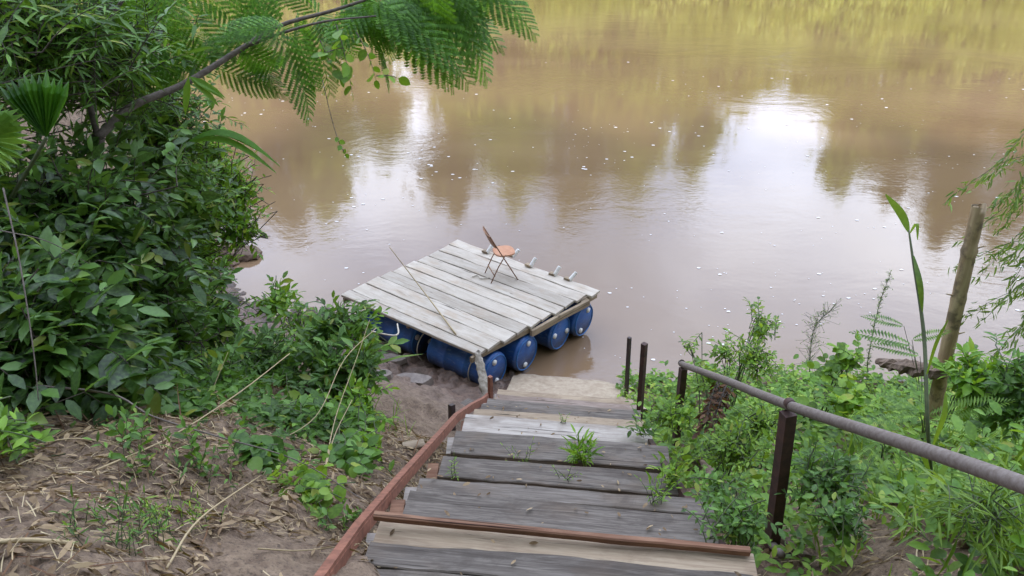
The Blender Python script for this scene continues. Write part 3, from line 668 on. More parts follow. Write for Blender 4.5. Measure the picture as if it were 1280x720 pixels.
for i, (z, yl, mt) in enumerate(TR):
    z *= S; yl *= S; dy = -.145*S*random.uniform(.85, 1.1); xl = ledge(yl/S)+random.uniform(-.012, .012); W = 1.22*S+random.uniform(-.03, .05)
    if i >= 10: W *= .97
    yaw = math.atan2(dy, W); zu, yu = (TR[i-1][0]*S, TR[i-1][1]*S) if i else (9, 0)
    vis = yl-yu*(H-z)/(H-zu) if i else .4
    dep = min(.36, max(.12, vis+[.05, .05, .04, -.006, -.012, -.016, .05, .04, -.007, .03, -.006, .03][i])); c = np.array([xl, yl, z-.022])+np.array([W/2, dy/2, 0])+np.array([math.sin(yaw), -math.cos(yaw), 0])*dep/2
    parts_ = [(0, dep, mt)]
    if dep > .27: w1_ = dep*[.36, .5, .42, .55][i % 4]; parts_ = [((dep-w1_)/2, w1_, mt), (-(w1_+.006)/2, dep-w1_-.006, mt)]
    for off_, dp_, m2_ in parts_:
        cq = c+np.array([-math.sin(yaw), math.cos(yaw), 0])*off_+np.array([random.uniform(-.02, .02), 0, random.uniform(-.005, .003) if off_ < 0 else 0])
        plank('tread', m2_, cq, W+random.uniform(-.04, .03), dp_, .045, yaw, root, chip=.016, wav=.005, tilt=random.uniform(-.008, .008), roll=random.uniform(-.03, .02))
# worn concrete lip at the bottom
mb = MB(); n = 26; lp = np.array([at(642, 459, .2), at(660, 458, .2), at(720, 463, .2), at(775, 470, .2), at(792, 480, .2)]); far = curve(lp, 6)[:, :2]
near = np.stack([np.linspace(far[0][0]-.16, far[-1][0]+.08, len(far)), np.linspace(far[0][1]-.85, far[-1][1]-.6, len(far))], 1)
k = len(far); rows = []
for t in np.linspace(0, 1, 9):
    q_ = near*(1-t)+far*t; zz = .30-.22*t+.02*fbm(q_[:, 0]*8, q_[:, 1]*8, 3, 4); rows.append(np.column_stack([q_, zz]))
rows.append(np.column_stack([far+[0, .01], np.full(k, -.05)])); V = np.concatenate(rows)
mb.add(V, [[r*k+j, r*k+j+1, (r+1)*k+j+1, (r+1)*k+j] for r in range(9) for j in range(k-1)]); o = mb.build('landing', M['concrete'], root)
# left stringer: rusty angle bar, following the slope
sp_ = [P(385, 745, 3.1), at(410, 708, 2.43*S+.02)]
lft = np.array([[ledge(y)-.085+.02*(4-y)*.3, y*S, z*S+.035] for z, y in [(2.75, 1.25), (2.43, 1.80), (2.06, 2.40), (1.44, 3.43), (1.13, 3.95), (.72, 4.57), (.40, 5.05), (.22, 5.36)]])
def bar(name, mat, pts, w_, h_, parent):
    mb = MB(); V = []; T = nz(np.gradient(pts, axis=0))
    for p_, t_ in zip(pts, T):
        A = nz(np.cross(t_, [0, 0, 1.])); B = np.cross(A, t_); V += [p_-A*w_-B*h_, p_+A*w_-B*h_, p_+A*w_+B*h_*1., p_-A*w_+B*h_]
    n = len(pts); mb.add(V, [[i*4+j, i*4+(j+1) % 4, (i+1)*4+(j+1) % 4, (i+1)*4+j] for i in range(n-1) for j in range(4)]+[[3, 2, 1, 0], [4*n-4, 4*n-3, 4*n-2, 4*n-1]])
    return mb.build(name, M[mat], parent, smooth=False)
bar('stringer', 'rustred', lft, .019, .012, root)
bar('stringer', 'rustred', lft+[.018, 0, -.04], .004, .028, root)
bar('stringer', 'rust', lft+[1.22*S+.04, -.19, -.13], .02, .04, root)
for i in range(1, len(TR), 1):  # pale timber blocks carrying the treads on the left
    z, yl, _ = TR[i]; MB().box([ledge(yl)-.012, yl*S-.12, z*S-.10], (.035, .09, .05)).build('support_block', M['treadpale'] if i % 2 else M['redwood'], root, smooth=False)
a1 = at(470, 644, 2.43*S+.075); a2 = at(936, 689, 2.43*S+.03); c = (a1+a2)/2; d = a2-a1
o = plank('batten', 'redwood', c, float(np.linalg.norm(d)), .032, .03, math.atan2(d[1], d[0]), None, tilt=math.atan2(-d[2], math.hypot(d[0], d[1])), chip=.006)
tag(o, 'thin reddish wooden batten laid across the top steps', 'batten')
# ground-side timber along the right of the stairs
rough_log('timber_pole', 'mossy round timber lying along the right side of the steps', 'timber', [G(868, 575, .08), G(905, 622, .08), G(950, 665, .08), G(1005, 712, .08)], .05, 'driftwood')
stick('metal_pipe', 'pale grey pipe end poking out beside the lowest visible right steps', 'pipe', [G(918, 652, .1), G(945, 680, .1), G(972, 712, .1)], .022, 'pipe', k=10)
# stub post with plank at left of the stairs and small upright
def post(name, label, cat, b_, t_, r, mat, group=None, sq=True):
    b_ = np.asarray(b_, float); t_ = np.asarray(t_, float); mb = MB()
    mb.tube([b_, b_+(t_-b_)*.5, t_], r, 4 if sq else 10) if sq else mb.tube([b_, t_], r, 10)
    o = mb.build(name, M[mat], smooth=False); o.data.transform(Matrix.Translation(-Vector(b_))); o.location = b_; return tag(o, label, cat, group)
g0 = at(565, 536, .95); g0[2] = float(ground(g0[0], g0[1]))
post('stub_post', 'short black steel stub left of the stairs', 'post', g0-[0, 0, .05], at(565, 514, 1.1)*[1, 1, 0]+[0, 0, 1.18], .035, 'black_steel')
mb = MB(); n_ = 150; ti = rng.integers(0, 10, n_); pos = []
for i in ti:
    z, yl, _ = TR[i]; pos.append([ledge(yl)+random.uniform(.05, 1.5), yl*S-random.uniform(.02, .34), z*S+.012])
pos = np.array(pos); pos[:, 1] -= .145*S*(pos[:, 0]-.2)/1.6; aa = rng.uniform(0, 6.28, n_)
mb.inst(CURL, pos, np.stack([np.cos(aa), np.sin(aa), aa*0], 1), np.array([0, 0, 1.])+rng.normal(size=(n_, 3))*.15, .035*rng.uniform(.4, 1.4, n_))
tag(mb.build('leaf_litter', M['dead']), 'few small dry leaf scraps lying on the stair planks', 'litter', kind='stuff')
# handrail
def steel_post(mb, b_, t_, w_): mb.tube([b_, (np.asarray(b_)+t_)/2, t_], w_, 4); return mb
root = thing('handrail', (1.38, 2.88, 2.65), 'rusty handrail of round pipe on two square steel posts right of the stairs', 'handrail')
A1 = np.array([1.385, 2.86, 2.55]); T1 = np.array([1.33, 2.9, 3.43]); A2 = np.array([1.38, 4.95, 1.40]); T2 = np.array([1.37, 5.0, 2.17])
def sqpost(b_, t_, w_, name, mat, parent):
    mb = MB(); ax = nz(np.asarray(t_)-b_); a = nz(np.cross(ax, [0, 1, 0])); a = nz(a+np.cross(ax, a)*.25); bb = np.cross(ax, a)
    mb.box((np.asarray(b_)+t_)/2, (w_, w_, np.linalg.norm(np.asarray(t_)-b_)/2), [a, bb, ax]); return mb.build(name, M[mat], parent, smooth=False)
sqpost(A1, T1, .030, 'post', 'rust', root); sqpost(A2, T2, .026, 'post', 'rust', root)
rail = curve([T2+[-.0, .06, .02], T2+[0, 0, .035], T2*.5+T1*.5+np.array([0, 0, .045]), T1+[0, 0, .045], np.array([1.35, 1.49, 4.34]), np.array([1.36, .2, 5.05])], 8)
MB().tube(rail, .0245, 14).build('rail', M['pipe'], root)
mb = MB(); mb.tube([T1+[0, .02, .048], T1+[0, -.02, .060]], .0275, 12); mb.build('weld', M['rust'], root)
post('steel_post', 'thin black steel post standing behind the stair foot', 'post', [1.35, 7.2, .0], [1.32, 7.2, 1.0], .026, 'black_steel')
post('steel_post', 'rusty red steel post at the right foot of the stairs', 'post', [1.36, 6.4, .4], [1.33, 6.4, 1.46], .036, 'rust')

# ------------------------------------------------------------------ raft
ZD = .62
cs = [at(425, 368, ZD), at(575, 300, ZD), at(748, 362, ZD), at(595, 443, ZD)]   # left, top, right, bottom
Lc, Tc, Rc, Bc = [np.array(c) for c in cs]; cen = sum(cs)/4
root = thing('raft', (cen[0], cen[1], 0), 'weathered plank raft floating on blue plastic drums, moored at the muddy shore', 'raft'); raft = root
edge = [0, .075, .19, .30, .40, .505, .60, .70, .80, .905, 1.0]
for i in range(10):
    t0, t1 = edge[i]+.003, edge[i+1]-.003; tm = (t0+t1)/2
    p0 = Bc*0+(Lc*(1-tm)+Tc*tm); p1 = Bc*(1-tm)+Rc*tm; d = p1-p0; ext = random.uniform(-.03, .03)
    ln = np.linalg.norm(d)+ext+(.06 if i == 9 else 0); wd = np.linalg.norm((Tc-Lc))*(t1-t0)
    c = (p0+p1)/2-[0, 0, .02]+np.array([0, 0, random.uniform(-.004, .004)])
    plank('deck_plank', 'deck', c, float(ln), float(wd), .035, math.atan2(d[1], d[0]), root, chip=.012, wav=.006)
ax1 = nz(Rc-Bc); ax0 = nz(Bc-Lc)   # ax1: across planks ; ax0: along planks
yaw1 = math.atan2(ax1[1], ax1[0]); yaw0 = math.atan2(ax0[1], ax0[0])
LB = np.linalg.norm(Rc-Bc); LA = np.linalg.norm(Bc-Lc)
for s_, t0, t1, off, hh, dz in [(0, -.02, .42, -.035, .07, -.075), (0, .40, .90, .03, .09, -.085), (0, .85, 1.0, -.02, .07, -.08), (1, .0, 1.0, .06, .07, -.075), (.5, 0.02, .98, 0, .07, -.075)]:
    base = (Bc*(1-s_)+Lc*s_); c = base+ax1*LB*(t0+t1)/2+ax0*off+np.array([0, 0, dz])
    plank('beam', 'beam', c, float(LB*(t1-t0)), .045, hh, yaw1, root, chip=.008, wav=.01)
# drums
DR = .245
def drum(c, axis, length, parent):
    c = np.asarray(c, float); ax = nz(axis); A = nz(np.cross(ax, [0, 0, 1.])); B = np.cross(A, ax); k = 32
    t = [0, .0, .02, .05, .06, .30, .31, .335, .345, .64, .65, .675, .685, .94, .95, .98, 1, 1]; r = [.0, .86, .98, 1.0, .965, .975, 1.02, 1.02, .975, .975, 1.02, 1.02, .975, .965, 1.0, .98, .86, 0]
    V = []
    for t_, r_ in zip(t, r):
        a = np.arange(k)*2*math.pi/k; V.append(c+ax*(t_-.5)*length+(DR*max(r_, .01)*np.cos(a))[:, None]*A+(DR*max(r_, .01)*np.sin(a))[:, None]*B)
    mb = MB(); mb.add(np.concatenate(V), [[i*k+j, i*k+(j+1) % k, (i+1)*k+(j+1) % k, (i+1)*k+j] for i in range(len(t)-1) for j in range(k)])
    o = mb.build('drum', M['drum'], parent)
    ph = random.uniform(0, 6.28)
    for s in (0, math.pi):
        for e in (1, -1):
            q_ = c+ax*e*length*.5+A*DR*.6*math.cos(ph+s)+B*DR*.6*math.sin(ph+s)
            mb = MB().tube([q_-ax*e*.01, q_+ax*e*.018], .036, 14); ob = mb.build('bung', M['white'], o)
    mb = MB(); a = np.linspace(0, 2*math.pi, 33)
    mb.tube(c+ax*length*.5+ax*.002+(DR*.88*np.cos(a))[:, None]*A+(DR*.88*np.sin(a))[:, None]*B, .009, 6, False); mb.build('rim', M['drumrim'], o)
    return o
M['drumrim'] = plain('drum rim', (.012, .09, .29), (.03, .15, .38), 12, .4)
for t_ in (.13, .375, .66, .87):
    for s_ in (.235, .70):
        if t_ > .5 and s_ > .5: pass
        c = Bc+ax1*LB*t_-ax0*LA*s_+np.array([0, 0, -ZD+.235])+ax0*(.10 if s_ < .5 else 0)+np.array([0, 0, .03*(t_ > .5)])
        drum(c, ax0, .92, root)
for t_ in (.16, .5, .85):
    q_ = Bc+ax1*LB*t_
# straps round the drums
for s_ in (.43, .07):
    mb = MB(); cc_ = Bc+ax1*LB*.13-ax0*LA*s_+np.array([0, 0, -ZD+.235]); a = np.linspace(-2.2, 1.2, 20)
    mb.tube(cc_-(DR*1.04*np.cos(a))[:, None]*ax1+(DR*1.04*np.sin(a))[:, None]*np.array([0, 0, 1.]), .008, 5); mb.build('strap', M['rope'], root)
# rod holders on the far plank
for (u, v) in [(609, 316), (641, 321), (663, 333), (693, 344), (712, 350)]:
    b_ = at(u, v, ZD+.01); up_ = nz(np.array([.45, .25, .62])+rng.normal(size=3)*.08)
    mb = MB().tube([b_, b_+up_*.14], .027, 12, False); mb.tube([b_+up_*.14, b_+up_*.02], .021, 12)
    h_ = mb.build('rod_holder', M['white'], raft); MB().box(b_-ax0*.03+[0, 0, .012], (.045, .03, .014), [ax0, ax1, [0, 0, 1]]).build('bracket', M['beam'], h_, smooth=False)

# folding chair
f1, f2, r1, r2 = at(643, 349, ZD), at(633, 338, ZD), at(619, 352, ZD), at(611, 342, ZD)
cc_ = (f1+f2+r1+r2)/4; fw = nz((f1+f2)/2-(r1+r2)/2); sdw = nz((f1+r1)/2-(f2+r2)/2); sdw = nz(sdw-fw*np.dot(sdw, fw)); cc_[2] = ZD
root = thing('folding_chair', cc_, 'small rusty folding chair with an orange seat standing on the raft', 'folding chair')
hw = .17; up3 = np.array([0, 0, 1.])
def CP(f_, s_, z_): return cc_+fw*f_+sdw*s_+up3*z_
for s in (-hw, hw):
    MB().tube([CP(.19, s, 0), CP(-.02, s, .38), CP(-.19, s, .70)], .008, 8).build('leg', M['chairsteel'], root)
    MB().tube([CP(-.19, s*.9, 0), CP(-.08, s*.9, .24), CP(.02, s*.9, .40)], .0075, 8).build('leg', M['chairsteel'], root)
for f_, z_ in [(.12, .13), (-.14, .11)]: MB().tube([CP(f_, -hw, z_), CP(f_, hw, z_)], .008, 6).build('crossbar', M['chairsteel'], root)
mb = MB(); k = 24; a = np.arange(k)*2*math.pi/k; ring = lambda z_, q_: np.array([CP(.04+.145*q_*math.copysign(abs(math.cos(x))**.7, math.cos(x)), .15*q_*math.copysign(abs(math.sin(x))**.7, math.sin(x)), z_) for x in a])
V = np.concatenate([ring(.375, .97), ring(.375, 1), ring(.392, 1), ring(.396, .96)]); mb.add(V, [[r*k+j, r*k+(j+1) % k, (r+1)*k+(j+1) % k, (r+1)*k+j] for r in range(3) for j in range(k)]+[list(range(k))[::-1], [3*k+j for j in range(k)]])
mb.build('seat', M['seat'], root, smooth=False)
mb = MB(); n = 8; V = []
for i in range(n+1):
    s = -hw+2*hw*i/n; bow = -.03*(1-(2*i/n-1)**2)
    for df, z_ in ((-.12, .53), (-.105, .53), (-.19, .715), (-.205, .715)): V.append(CP(df+bow, s, z_))
mb.add(V, [[i*4+j, i*4+(j+1) % 4, (i+1)*4+(j+1) % 4, (i+1)*4+j] for i in range(n) for j in range(4)]+[[0, 1, 2, 3], [4*n+3, 4*n+2, 4*n+1, 4*n]])
mb.build('backrest', M['chairsteel'], root, smooth=False)

# rod leaning on the deck, ropes, cloth
stick('fishing_rod', 'thin pale bamboo rod resting on the raft and pointing over the water', 'rod', [at(570, 418, ZD+.01), P(530, 365, 10.1), P(487, 309, 10.3)], [.011, .006], 'straw')
e = Bc*.35+Lc*.65
stick('mooring_rope', 'pale rope strung from the raft edge into the leafy shrub', 'rope', [Bc*.45+Lc*.55+np.array([0, 0, -.06]), P(495, 419, 8.8), P(455, 412, 8.4), P(400, 400, 7.9)], .010, 'rope')
stick('rope_scrap', 'short frayed white cord lying on the middle deck planks', 'rope', [at(590, 346, ZD+.012), at(597, 344, ZD+.012), at(601, 348, ZD+.012), at(612, 347, ZD+.012)], .007, 'rope')
# cloth wrapped rope at the near corner, tied to a small red peg
peg_b = at(613, 492, .42); peg = post('peg', 'small orange red peg beside the stair foot holding the grey cloth', 'peg', [peg_b[0], peg_b[1], float(ground(peg_b[0], peg_b[1]))-.05], [peg_b[0], peg_b[1], .66], .03, 'rustred')
top = Bc+np.array([.02, -.02, .05]); bot = np.array([peg_b[0]-.04, peg_b[1]+.02, .30]); mb = MB(); n = 14; k = 9; V = []
for i in range(n+1):
    t = i/n; c = top*(1-t)+bot*t; wd = .036+.022*abs(math.sin(t*2.6)); a = np.arange(k)*2*math.pi/k
    for x in a: V.append(c+np.array([wd*math.cos(x)*(1+.22*random.uniform(-1, 1)), .035*math.sin(x)*(1+.5*random.uniform(-1, 1)), .02*random.uniform(-1, 1)]))
mb.add(V, [[i*k+j, i*k+(j+1) % k, (i+1)*k+(j+1) % k, (i+1)*k+j] for i in range(n) for j in range(k)]+[list(range(k))[::-1], [n*k+j for j in range(k)]])
o = mb.build('cloth', M['rag']); o.data.transform(Matrix.Translation(-Vector(bot))); o.location = bot; tag(o, 'torn grey cloth stretched from the near raft corner to the peg', 'cloth')

# small block and stones in the mud
bk = G(519, 562, .02); o = plank('wood_block', 'treadtan', bk, .16, .09, .07, .3, None); tag(o, 'small cut wooden block lying on the mud left of the stairs', 'wood block')
o = plank('board', 'treadbrown', at(512, 531, .9)*[1, 1, 0]+[0, 0, float(ground(*at(512, 531, .9)[:2]))+.03], .5, .12, .03, .6, None); 
bpy.data.objects.remove(o)
o = plank('board', 'treadgrey', at(590, 500, .55)*[1, 1, 0]+[-.16, -.05, .47], .45, .11, .03, .9, None, tilt=.15); tag(o, 'dark muddy board propped between the black stub and the peg', 'board')
def flat_stone(u, v, s, lab):
    p_ = G(u, v); mb = MB(); k = 11; a = np.arange(k)*2*math.pi/k; e_ = .7+.5*rng.random(k)
    lo = np.stack([s*e_*np.cos(a), s*.6*e_*np.sin(a), np.full(k, -.02)], 1); hi = lo*[.9, .9, 0]+[0, 0, .05*s/.2]+np.stack([np.zeros(k), np.zeros(k), rng.normal(size=k)*.008], 1)
    mb.add(np.concatenate([lo, hi])+p_, [[j, (j+1) % k, k+(j+1) % k, k+j] for j in range(k)]+[[k+j for j in range(k)]])
    o = mb.build('flat_stone', M['mudstone'], smooth=False); o.data.transform(Matrix.Translation(-Vector(p_))); o.location = p_; tag(o, lab, 'stone')
M['mudstone'] = plain('muddy stone', (.10, .075, .06), (.22, .18, .15), 12, .6, bs=.8, bd=.02)
flat_stone(490, 452, .17, 'flat muddy slab on the shore just under the raft edge')
flat_stone(520, 478, .24, 'largest flat muddy slab, nearer than the one under the raft')
flat_stone(478, 470, .14, 'flat muddy stone nearest the leafy shrub')

# ------------------------------------------------------------------ right bank
pb = np.array([3.6, 5.1, float(ground(3.6, 5.1))-.1]); pt = P(1224, 258, 6.75)
root = thing('bamboo_pole', pb, 'thick cut bamboo pole leaning upright on the right bank', 'bamboo pole')
m, N, L, b = newmat('bamboo culm'); tc = N.new('ShaderNodeTexCoord'); g = N.new('ShaderNodeNewGeometry'); sp = N.new('ShaderNodeSeparateXYZ'); L.new(g.outputs['Position'], sp.inputs[0])
n1 = noise(N, L, mapping(N, L, tc.outputs['Object'], (14, 14, 1.5)), 1.6, 4); c = mixc(N, L, ramp(N, L, n1, [(.3, 0.), (.7, 1.)]), (.26, .17, .09), (.50, .39, .23))
c = mixc(N, L, ramp(N, L, noise(N, L, tc.outputs['Object'], 9, 4), [(.5, 0.), (.62, .7)]), c, (.07, .05, .035)); L.new(c, b.inputs['Base Color']); b.inputs['Roughness'].default_value = .55; M['culm'] = m
n = 44; tt = np.linspace(0, 1, n); pts = pb+(pt-pb)*tt[:, None]; nodes = [.2, .36, .50, .66, .84]
rad = .060-.008*tt
for nd in nodes: rad = rad+.010*np.exp(-((tt-nd)/.009)**2)-.004*np.exp(-((tt-nd-.02)/.01)**2)
mb = MB(); V = []; k = 16; T = nz(pt-pb); A = nz(np.cross(T, [0, 1, 0])); B = np.cross(T, A); a = np.arange(k)*2*math.pi/k
for p_, r in zip(pts, rad): V.append(p_+r*(np.cos(a)[:, None]*A+np.sin(a)[:, None]*B))
V.append(pt+T*(.02*np.sin(a*2.3))[:, None]+(.052)*(np.cos(a)[:, None]*A+np.sin(a)[:, None]*B)); V.append(pt-T*.12+.045*(np.cos(a)[:, None]*A+np.sin(a)[:, None]*B)); n += 2
mb.add(np.concatenate(V), [[i*k+j, i*k+(j+1) % k, (i+1)*k+(j+1) % k, (i+1)*k+j] for i in range(n-1) for j in range(k)]+[[(n-1)*k+j for j in range(k)]])
mb.build('culm', M['culm'], root)
mb = MB()
for nd, s in ((.66, 1), (.50, -1), (.84, -1)): q_ = pb+(pt-pb)*nd; mb = MB().tube([q_, q_+A*s*.11+[0, 0, .03]], [.012, .004], 6); mb.build('twig_stub', M['culm'], root)

# bamboo sprays from the right edge
rb = land_base(5.6, 5.9); root = thing('bamboo', rb, 'bamboo with drooping sprays of narrow leaves at the right edge', 'bamboo')
fo = MB(); st = MB(); st.tube(curve([rb, P(1330, 330, 7.4), P(1320, 150, 7.6), P(1300, 60, 7.8)], 8), [.03, .012], 8)
for a1, a2 in [((1305, 150), (1235, 225)), ((1310, 190), (1190, 245)), ((1310, 240), (1205, 300)), ((1320, 260), (1225, 345)), ((1320, 300), (1195, 335)), ((1320, 330), (1230, 400)), ((1320, 200), (1250, 290)),
               ((1320, 360), (1205, 395)), ((1320, 380), (1240, 445)), ((1315, 280), (1262, 360)), ((1300, 180), (1262, 260)), ((1320, 400), (1262, 470)), ((1320, 340), (1270, 420)), ((1310, 220), (1240, 262)), ((1320, 290), (1255, 330))]:
    p0 = P(*a1, 7.3); p1 = P(*a2, 7.1+random.uniform(-.3, .3)); st.tube(curve([p0, (p0+p1)/2+np.array([0, 0, .1]), p1], 5), [.004, .0015], 4)
    for t in np.linspace(.2, 1, 10):
        q_ = p0*(1-t)+p1*t+np.array([0, 0, .1])*4*t*(1-t)*.6; nl = 6
        D = nz(nz(p1-p0)*.6+rng.normal(size=(nl, 3))*.55+[0, 0, -.55]); fo.inst(LN, np.repeat(q_[None], nl, 0)+rng.normal(size=(nl, 3))*.02, D, rng.normal(size=(nl, 3))+[0, -.5, .5], .085*rng.uniform(.6, 1.2, nl))
fo.build('foliage', M['bamboo_leaf'], root); st.build('stem', M['stem'], root)

# tall reed stalk
rb = G(1168, 640); root = thing('reed', rb, 'single tall reed stalk with one blade at its tip rising before the bamboo pole', 'reed')
stk = [rb, P(1160, 540, 4.1), P(1155, 420, 4.15), P(1142, 330, 4.2), P(1136, 288, 4.25)]; sc_ = curve(stk, 8)
MB().tube(sc_, [.009, .009, .004], 6).build('stalk', M['stem'], root)
mb = MB()
def blade(mb, pts, w_, nrm=(0, -1, .4)):
    p_ = curve(pts, 6); t = np.linspace(0, 1, len(p_))[:, None]; T = nz(np.gradient(p_, axis=0)); sd_ = nz(np.cross(T, nrm)); wd = w_*np.sin(np.pi*np.clip(t*.93+.05, 0, 1))**.8+.0008; k = len(p_)
    mb.add(np.concatenate([p_-sd_*wd, p_+sd_*wd]), [[j, j+1, k+j+1, k+j] for j in range(k-1)])
blade(mb, [P(1136, 290, 4.25), P(1127, 268, 4.25), P(1107, 243, 4.2)], .02)
blade(mb, [P(1137, 292, 4.25), P(1146, 280, 4.2), P(1147, 300, 4.2)], .008)
blade(mb, [P(1142, 320, 4.2), P(1150, 355, 4.15), P(1153, 390, 4.15)], .014)
blade(mb, [P(1158, 470, 4.1), P(1170, 430, 4.0), P(1185, 400, 4.0)], .008)
blade(mb, [P(1165, 600, 4.0), P(1150, 560, 3.9), P(1130, 540, 3.9)], .012)
blade(mb, [P(1165, 560, 4.0), P(1180, 520, 3.9), P(1182, 490, 3.9)], .012)
mb.build('leaf', M['grass'], root)

# feathery (pinnate) plants
def fernplant(label, base, leaves, tpl, mat, name='fern'):
    b = np.asarray(base, float); root = thing(name, b, label, 'fern'); fo = MB(); st = MB()
    for p0, p1, s in leaves:
        p0 = np.asarray(p0); p1 = np.asarray(p1); st.tube(curve([b, (b+p0)/2+np.array([0, 0, .06]), p0], 5), [.004, .002], 4)
        fo.inst(tpl, p0[None], (p1-p0)[None]+[0, 0, .05], np.array([[0, -.45, 1.]])+rng.normal(size=(1, 3))*.15, np.linalg.norm(p1-p0)*1.03)
    fo.build('frond', M[mat], root); st.build('stem', M['stem'], root)
gb = G(1150, 560); d = 5.2
fernplant('tall fern with pale feather leaves held above the water line', G(1150, 520), [(P(1140, 432, 6), P(1068, 415, 6), 1), (P(1150, 445, 6), P(1090, 432, 6), 1), (P(1140, 425, 6), P(1186, 418, 6), 1), (P(1130, 408, 6), P(1080, 398, 6), 1)], PINW, 'fernlight')
PINF = pinnate(26, .16, .022, .22)
fernplant('fern with wide feather leaves at the foot of the reed', gb, [(P(1160, 520, d), P(1262, 506, d), 1), (P(1160, 525, d), P(1235, 540, d-.2), 1), (P(1150, 515, d), P(1095, 492, d), 1), (P(1150, 520, d), P(1085, 530, d), 1), (P(1155, 515, d), P(1140, 470, d+.2), 1)], PINF, 'fernlight')
fernplant('fern with low feather leaves between the handrail and the reed', G(1100, 580), [(P(1100, 555, 4.8), P(1040, 520, 4.9), 1), (P(1100, 555, 4.8), P(1065, 590, 4.6), 1), (P(1105, 553, 4.8), P(1150, 560, 4.7), 1)], PINF, 'fernlight')

# shrubs and herbs on the right bank
RB = [
 ('sapling', 'tall slender sapling with many small leaves left of the handrail top', [C(952, 402, 7.1, 16, 34, 28), C(940, 445, 6.9, 38, 30, 46), C(905, 440, 6.9, 22, 22, 12)], OV, .055, 'cover', (2.1, 5.9)),
 ('sapling', 'low leafy sapling just behind the lower handrail post', [C(900, 480, 6.3, 35, 26, 40), C(860, 430, 6.9, 14, 14, 4)], OV, .06, 'cover', (1.75, 5.2)),
 ('sapling', 'young plant with wide oval leaves left of the ferns', [C(1060, 455, 6.3, 32, 30, 13), C(1050, 492, 6.0, 34, 20, 12)], RD, .085, 'cover', (2.65, 5.2)),
 ('shrub', 'yellow green shrub at the foot of the bamboo pole', [C(1215, 470, 5.8, 38, 34, 46)], OV, .10, 'bright', (3.3, 4.6)),
 ('shrub', 'dark leafed shrub at the right edge below the bamboo', [C(1265, 490, 5.6, 32, 45, 50)], OV, .09, 'shrub_mid', (3.6, 4.5)),
 ('shrub', 'small leaved bush with brown twigs before the near handrail post', [C(925, 650, 3.75, 50, 35, 50), C(900, 610, 4.0, 25, 25, 14)], OV, .045, 'shrub_mid', (1.13, 2.75)),
 ('shrub', 'creeping dark bush between the two handrail posts', [C(915, 560, 4.9, 42, 32, 66), C(950, 530, 5.1, 30, 25, 36)], OV, .05, 'cover', (1.5, 4.0)),
 ('shrub', 'leafy herbs behind the near handrail post', [C(1040, 595, 4.2, 45, 35, 60), C(1050, 650, 3.8, 35, 28, 26)], OV, .055, 'shrub_mid', (1.8, 3.4)),
 ('shrub', 'leafy herbs at the right foot of the stairs by the rusty post', [C(840, 520, 6.1, 28, 22, 40)], OV, .06, 'cover', (1.55, 5.6)),
 ('shrub', 'bush in the lower right corner with narrow bright leaves', [C(1235, 640, 3.6, 60, 55, 34)], LNN, .13, 'grass', (2.1, 2.4)),
]
for nm, lab, cr, tp, sz, mt, bs in RB:
    shrub(nm, lab, nm, cr, tp, sz, mt, bs, nl=10, tl=.2, stem_mat='stem', limb=.006, stems=3)
mb = MB()
for i in range(230):
    while True:
        x = random.uniform(1.5, 6.2); y = random.uniform(2.2, 7.3)
        if x > 1.25 and fbm(np.array(x*1.3), np.array(y*1.3), 2, 71) > -.15: break
    t_ = tuft(None, '', '', (x, y), 7, random.uniform(.18, .42), 'grass', .6, width=.7, jitter=.03); mb.raw(np.concatenate(t_.v), np.concatenate(t_.l), np.concatenate(t_.t))
tag(mb.build('grass', M['grass']), 'wispy green grass blades growing all through the right bank', 'grass', kind='stuff')
# seed plumes
for lab, b_, pts, w_ in [('feathery seed plume rising left of the young oval leaved plant', (1010, 450), [(1012, 450), (1018, 410), (1038, 388)], .14),
                         ('thin upright seed spike between the plume and the ferns', (1082, 455), [(1085, 450), (1098, 385), (1112, 345)], .05)]:
    root = thing('seed_stalk', P(pts[0][0], pts[0][1]+15, 6.6), lab, 'seed stalk'); st = MB(); fo = MB(); c_ = curve([P(pts[0][0], pts[0][1]+15, 6.6)]+[P(*q_, 6.6) for q_ in pts], 8); st.tube(c_, [.005, .002], 4)
    for p_ in c_[6:]:
        for j in range(7):
            e_ = p_+nz(rng.normal(size=3)+[0, 0, .8])*w_*random.uniform(.4, 1); st.tube([p_, e_], .0012, 3, False); fo.inst(LN, e_[None], rng.normal(size=(1, 3)), rng.normal(size=(1, 3)), .025)
            fo.inst(LN, ((p_+e_)/2)[None], rng.normal(size=(1, 3)), rng.normal(size=(1, 3)), .022)
    st.build('stalk', M['stem'], root); fo.build('seed_head', M['fernlight'], root)
# dried root bundle
root = thing('dry_brush', G(890, 535), 'bundle of dry red brown leaves hanging beside the lower handrail post', 'dry brush'); fo = MB(); st = MB()
for i in range(26):
    p0 = P(905+random.uniform(-14, 18), 478+random.uniform(-6, 10), 5.5); p1 = P(880+random.uniform(-10, 14), 535+random.uniform(-18, 10), 5.2); twig_leaves(fo, st, p0, p1, 8, CURL, .06, up=.2)
fo.build('dry_leaves', M['rust_leaf'], root); st.build('stem', M['bark'], root)
root = thing('dry_brush', G(435, 490), 'curled brown dead leaves hanging in the leafy shrub near the raft', 'dry brush'); fo = MB(); st = MB()
for i in range(7):
    p0 = P(440+random.uniform(-8, 12), 438+random.uniform(-6, 10), 6.5); p1 = P(440+random.uniform(-10, 14), 478+random.uniform(-18, 10), 6.4); twig_leaves(fo, st, p0, p1, 5, CURL, .11, up=.2)
fo.build('dry_leaves', M['rust_leaf'], root); st.build('stem', M['bark'], root)

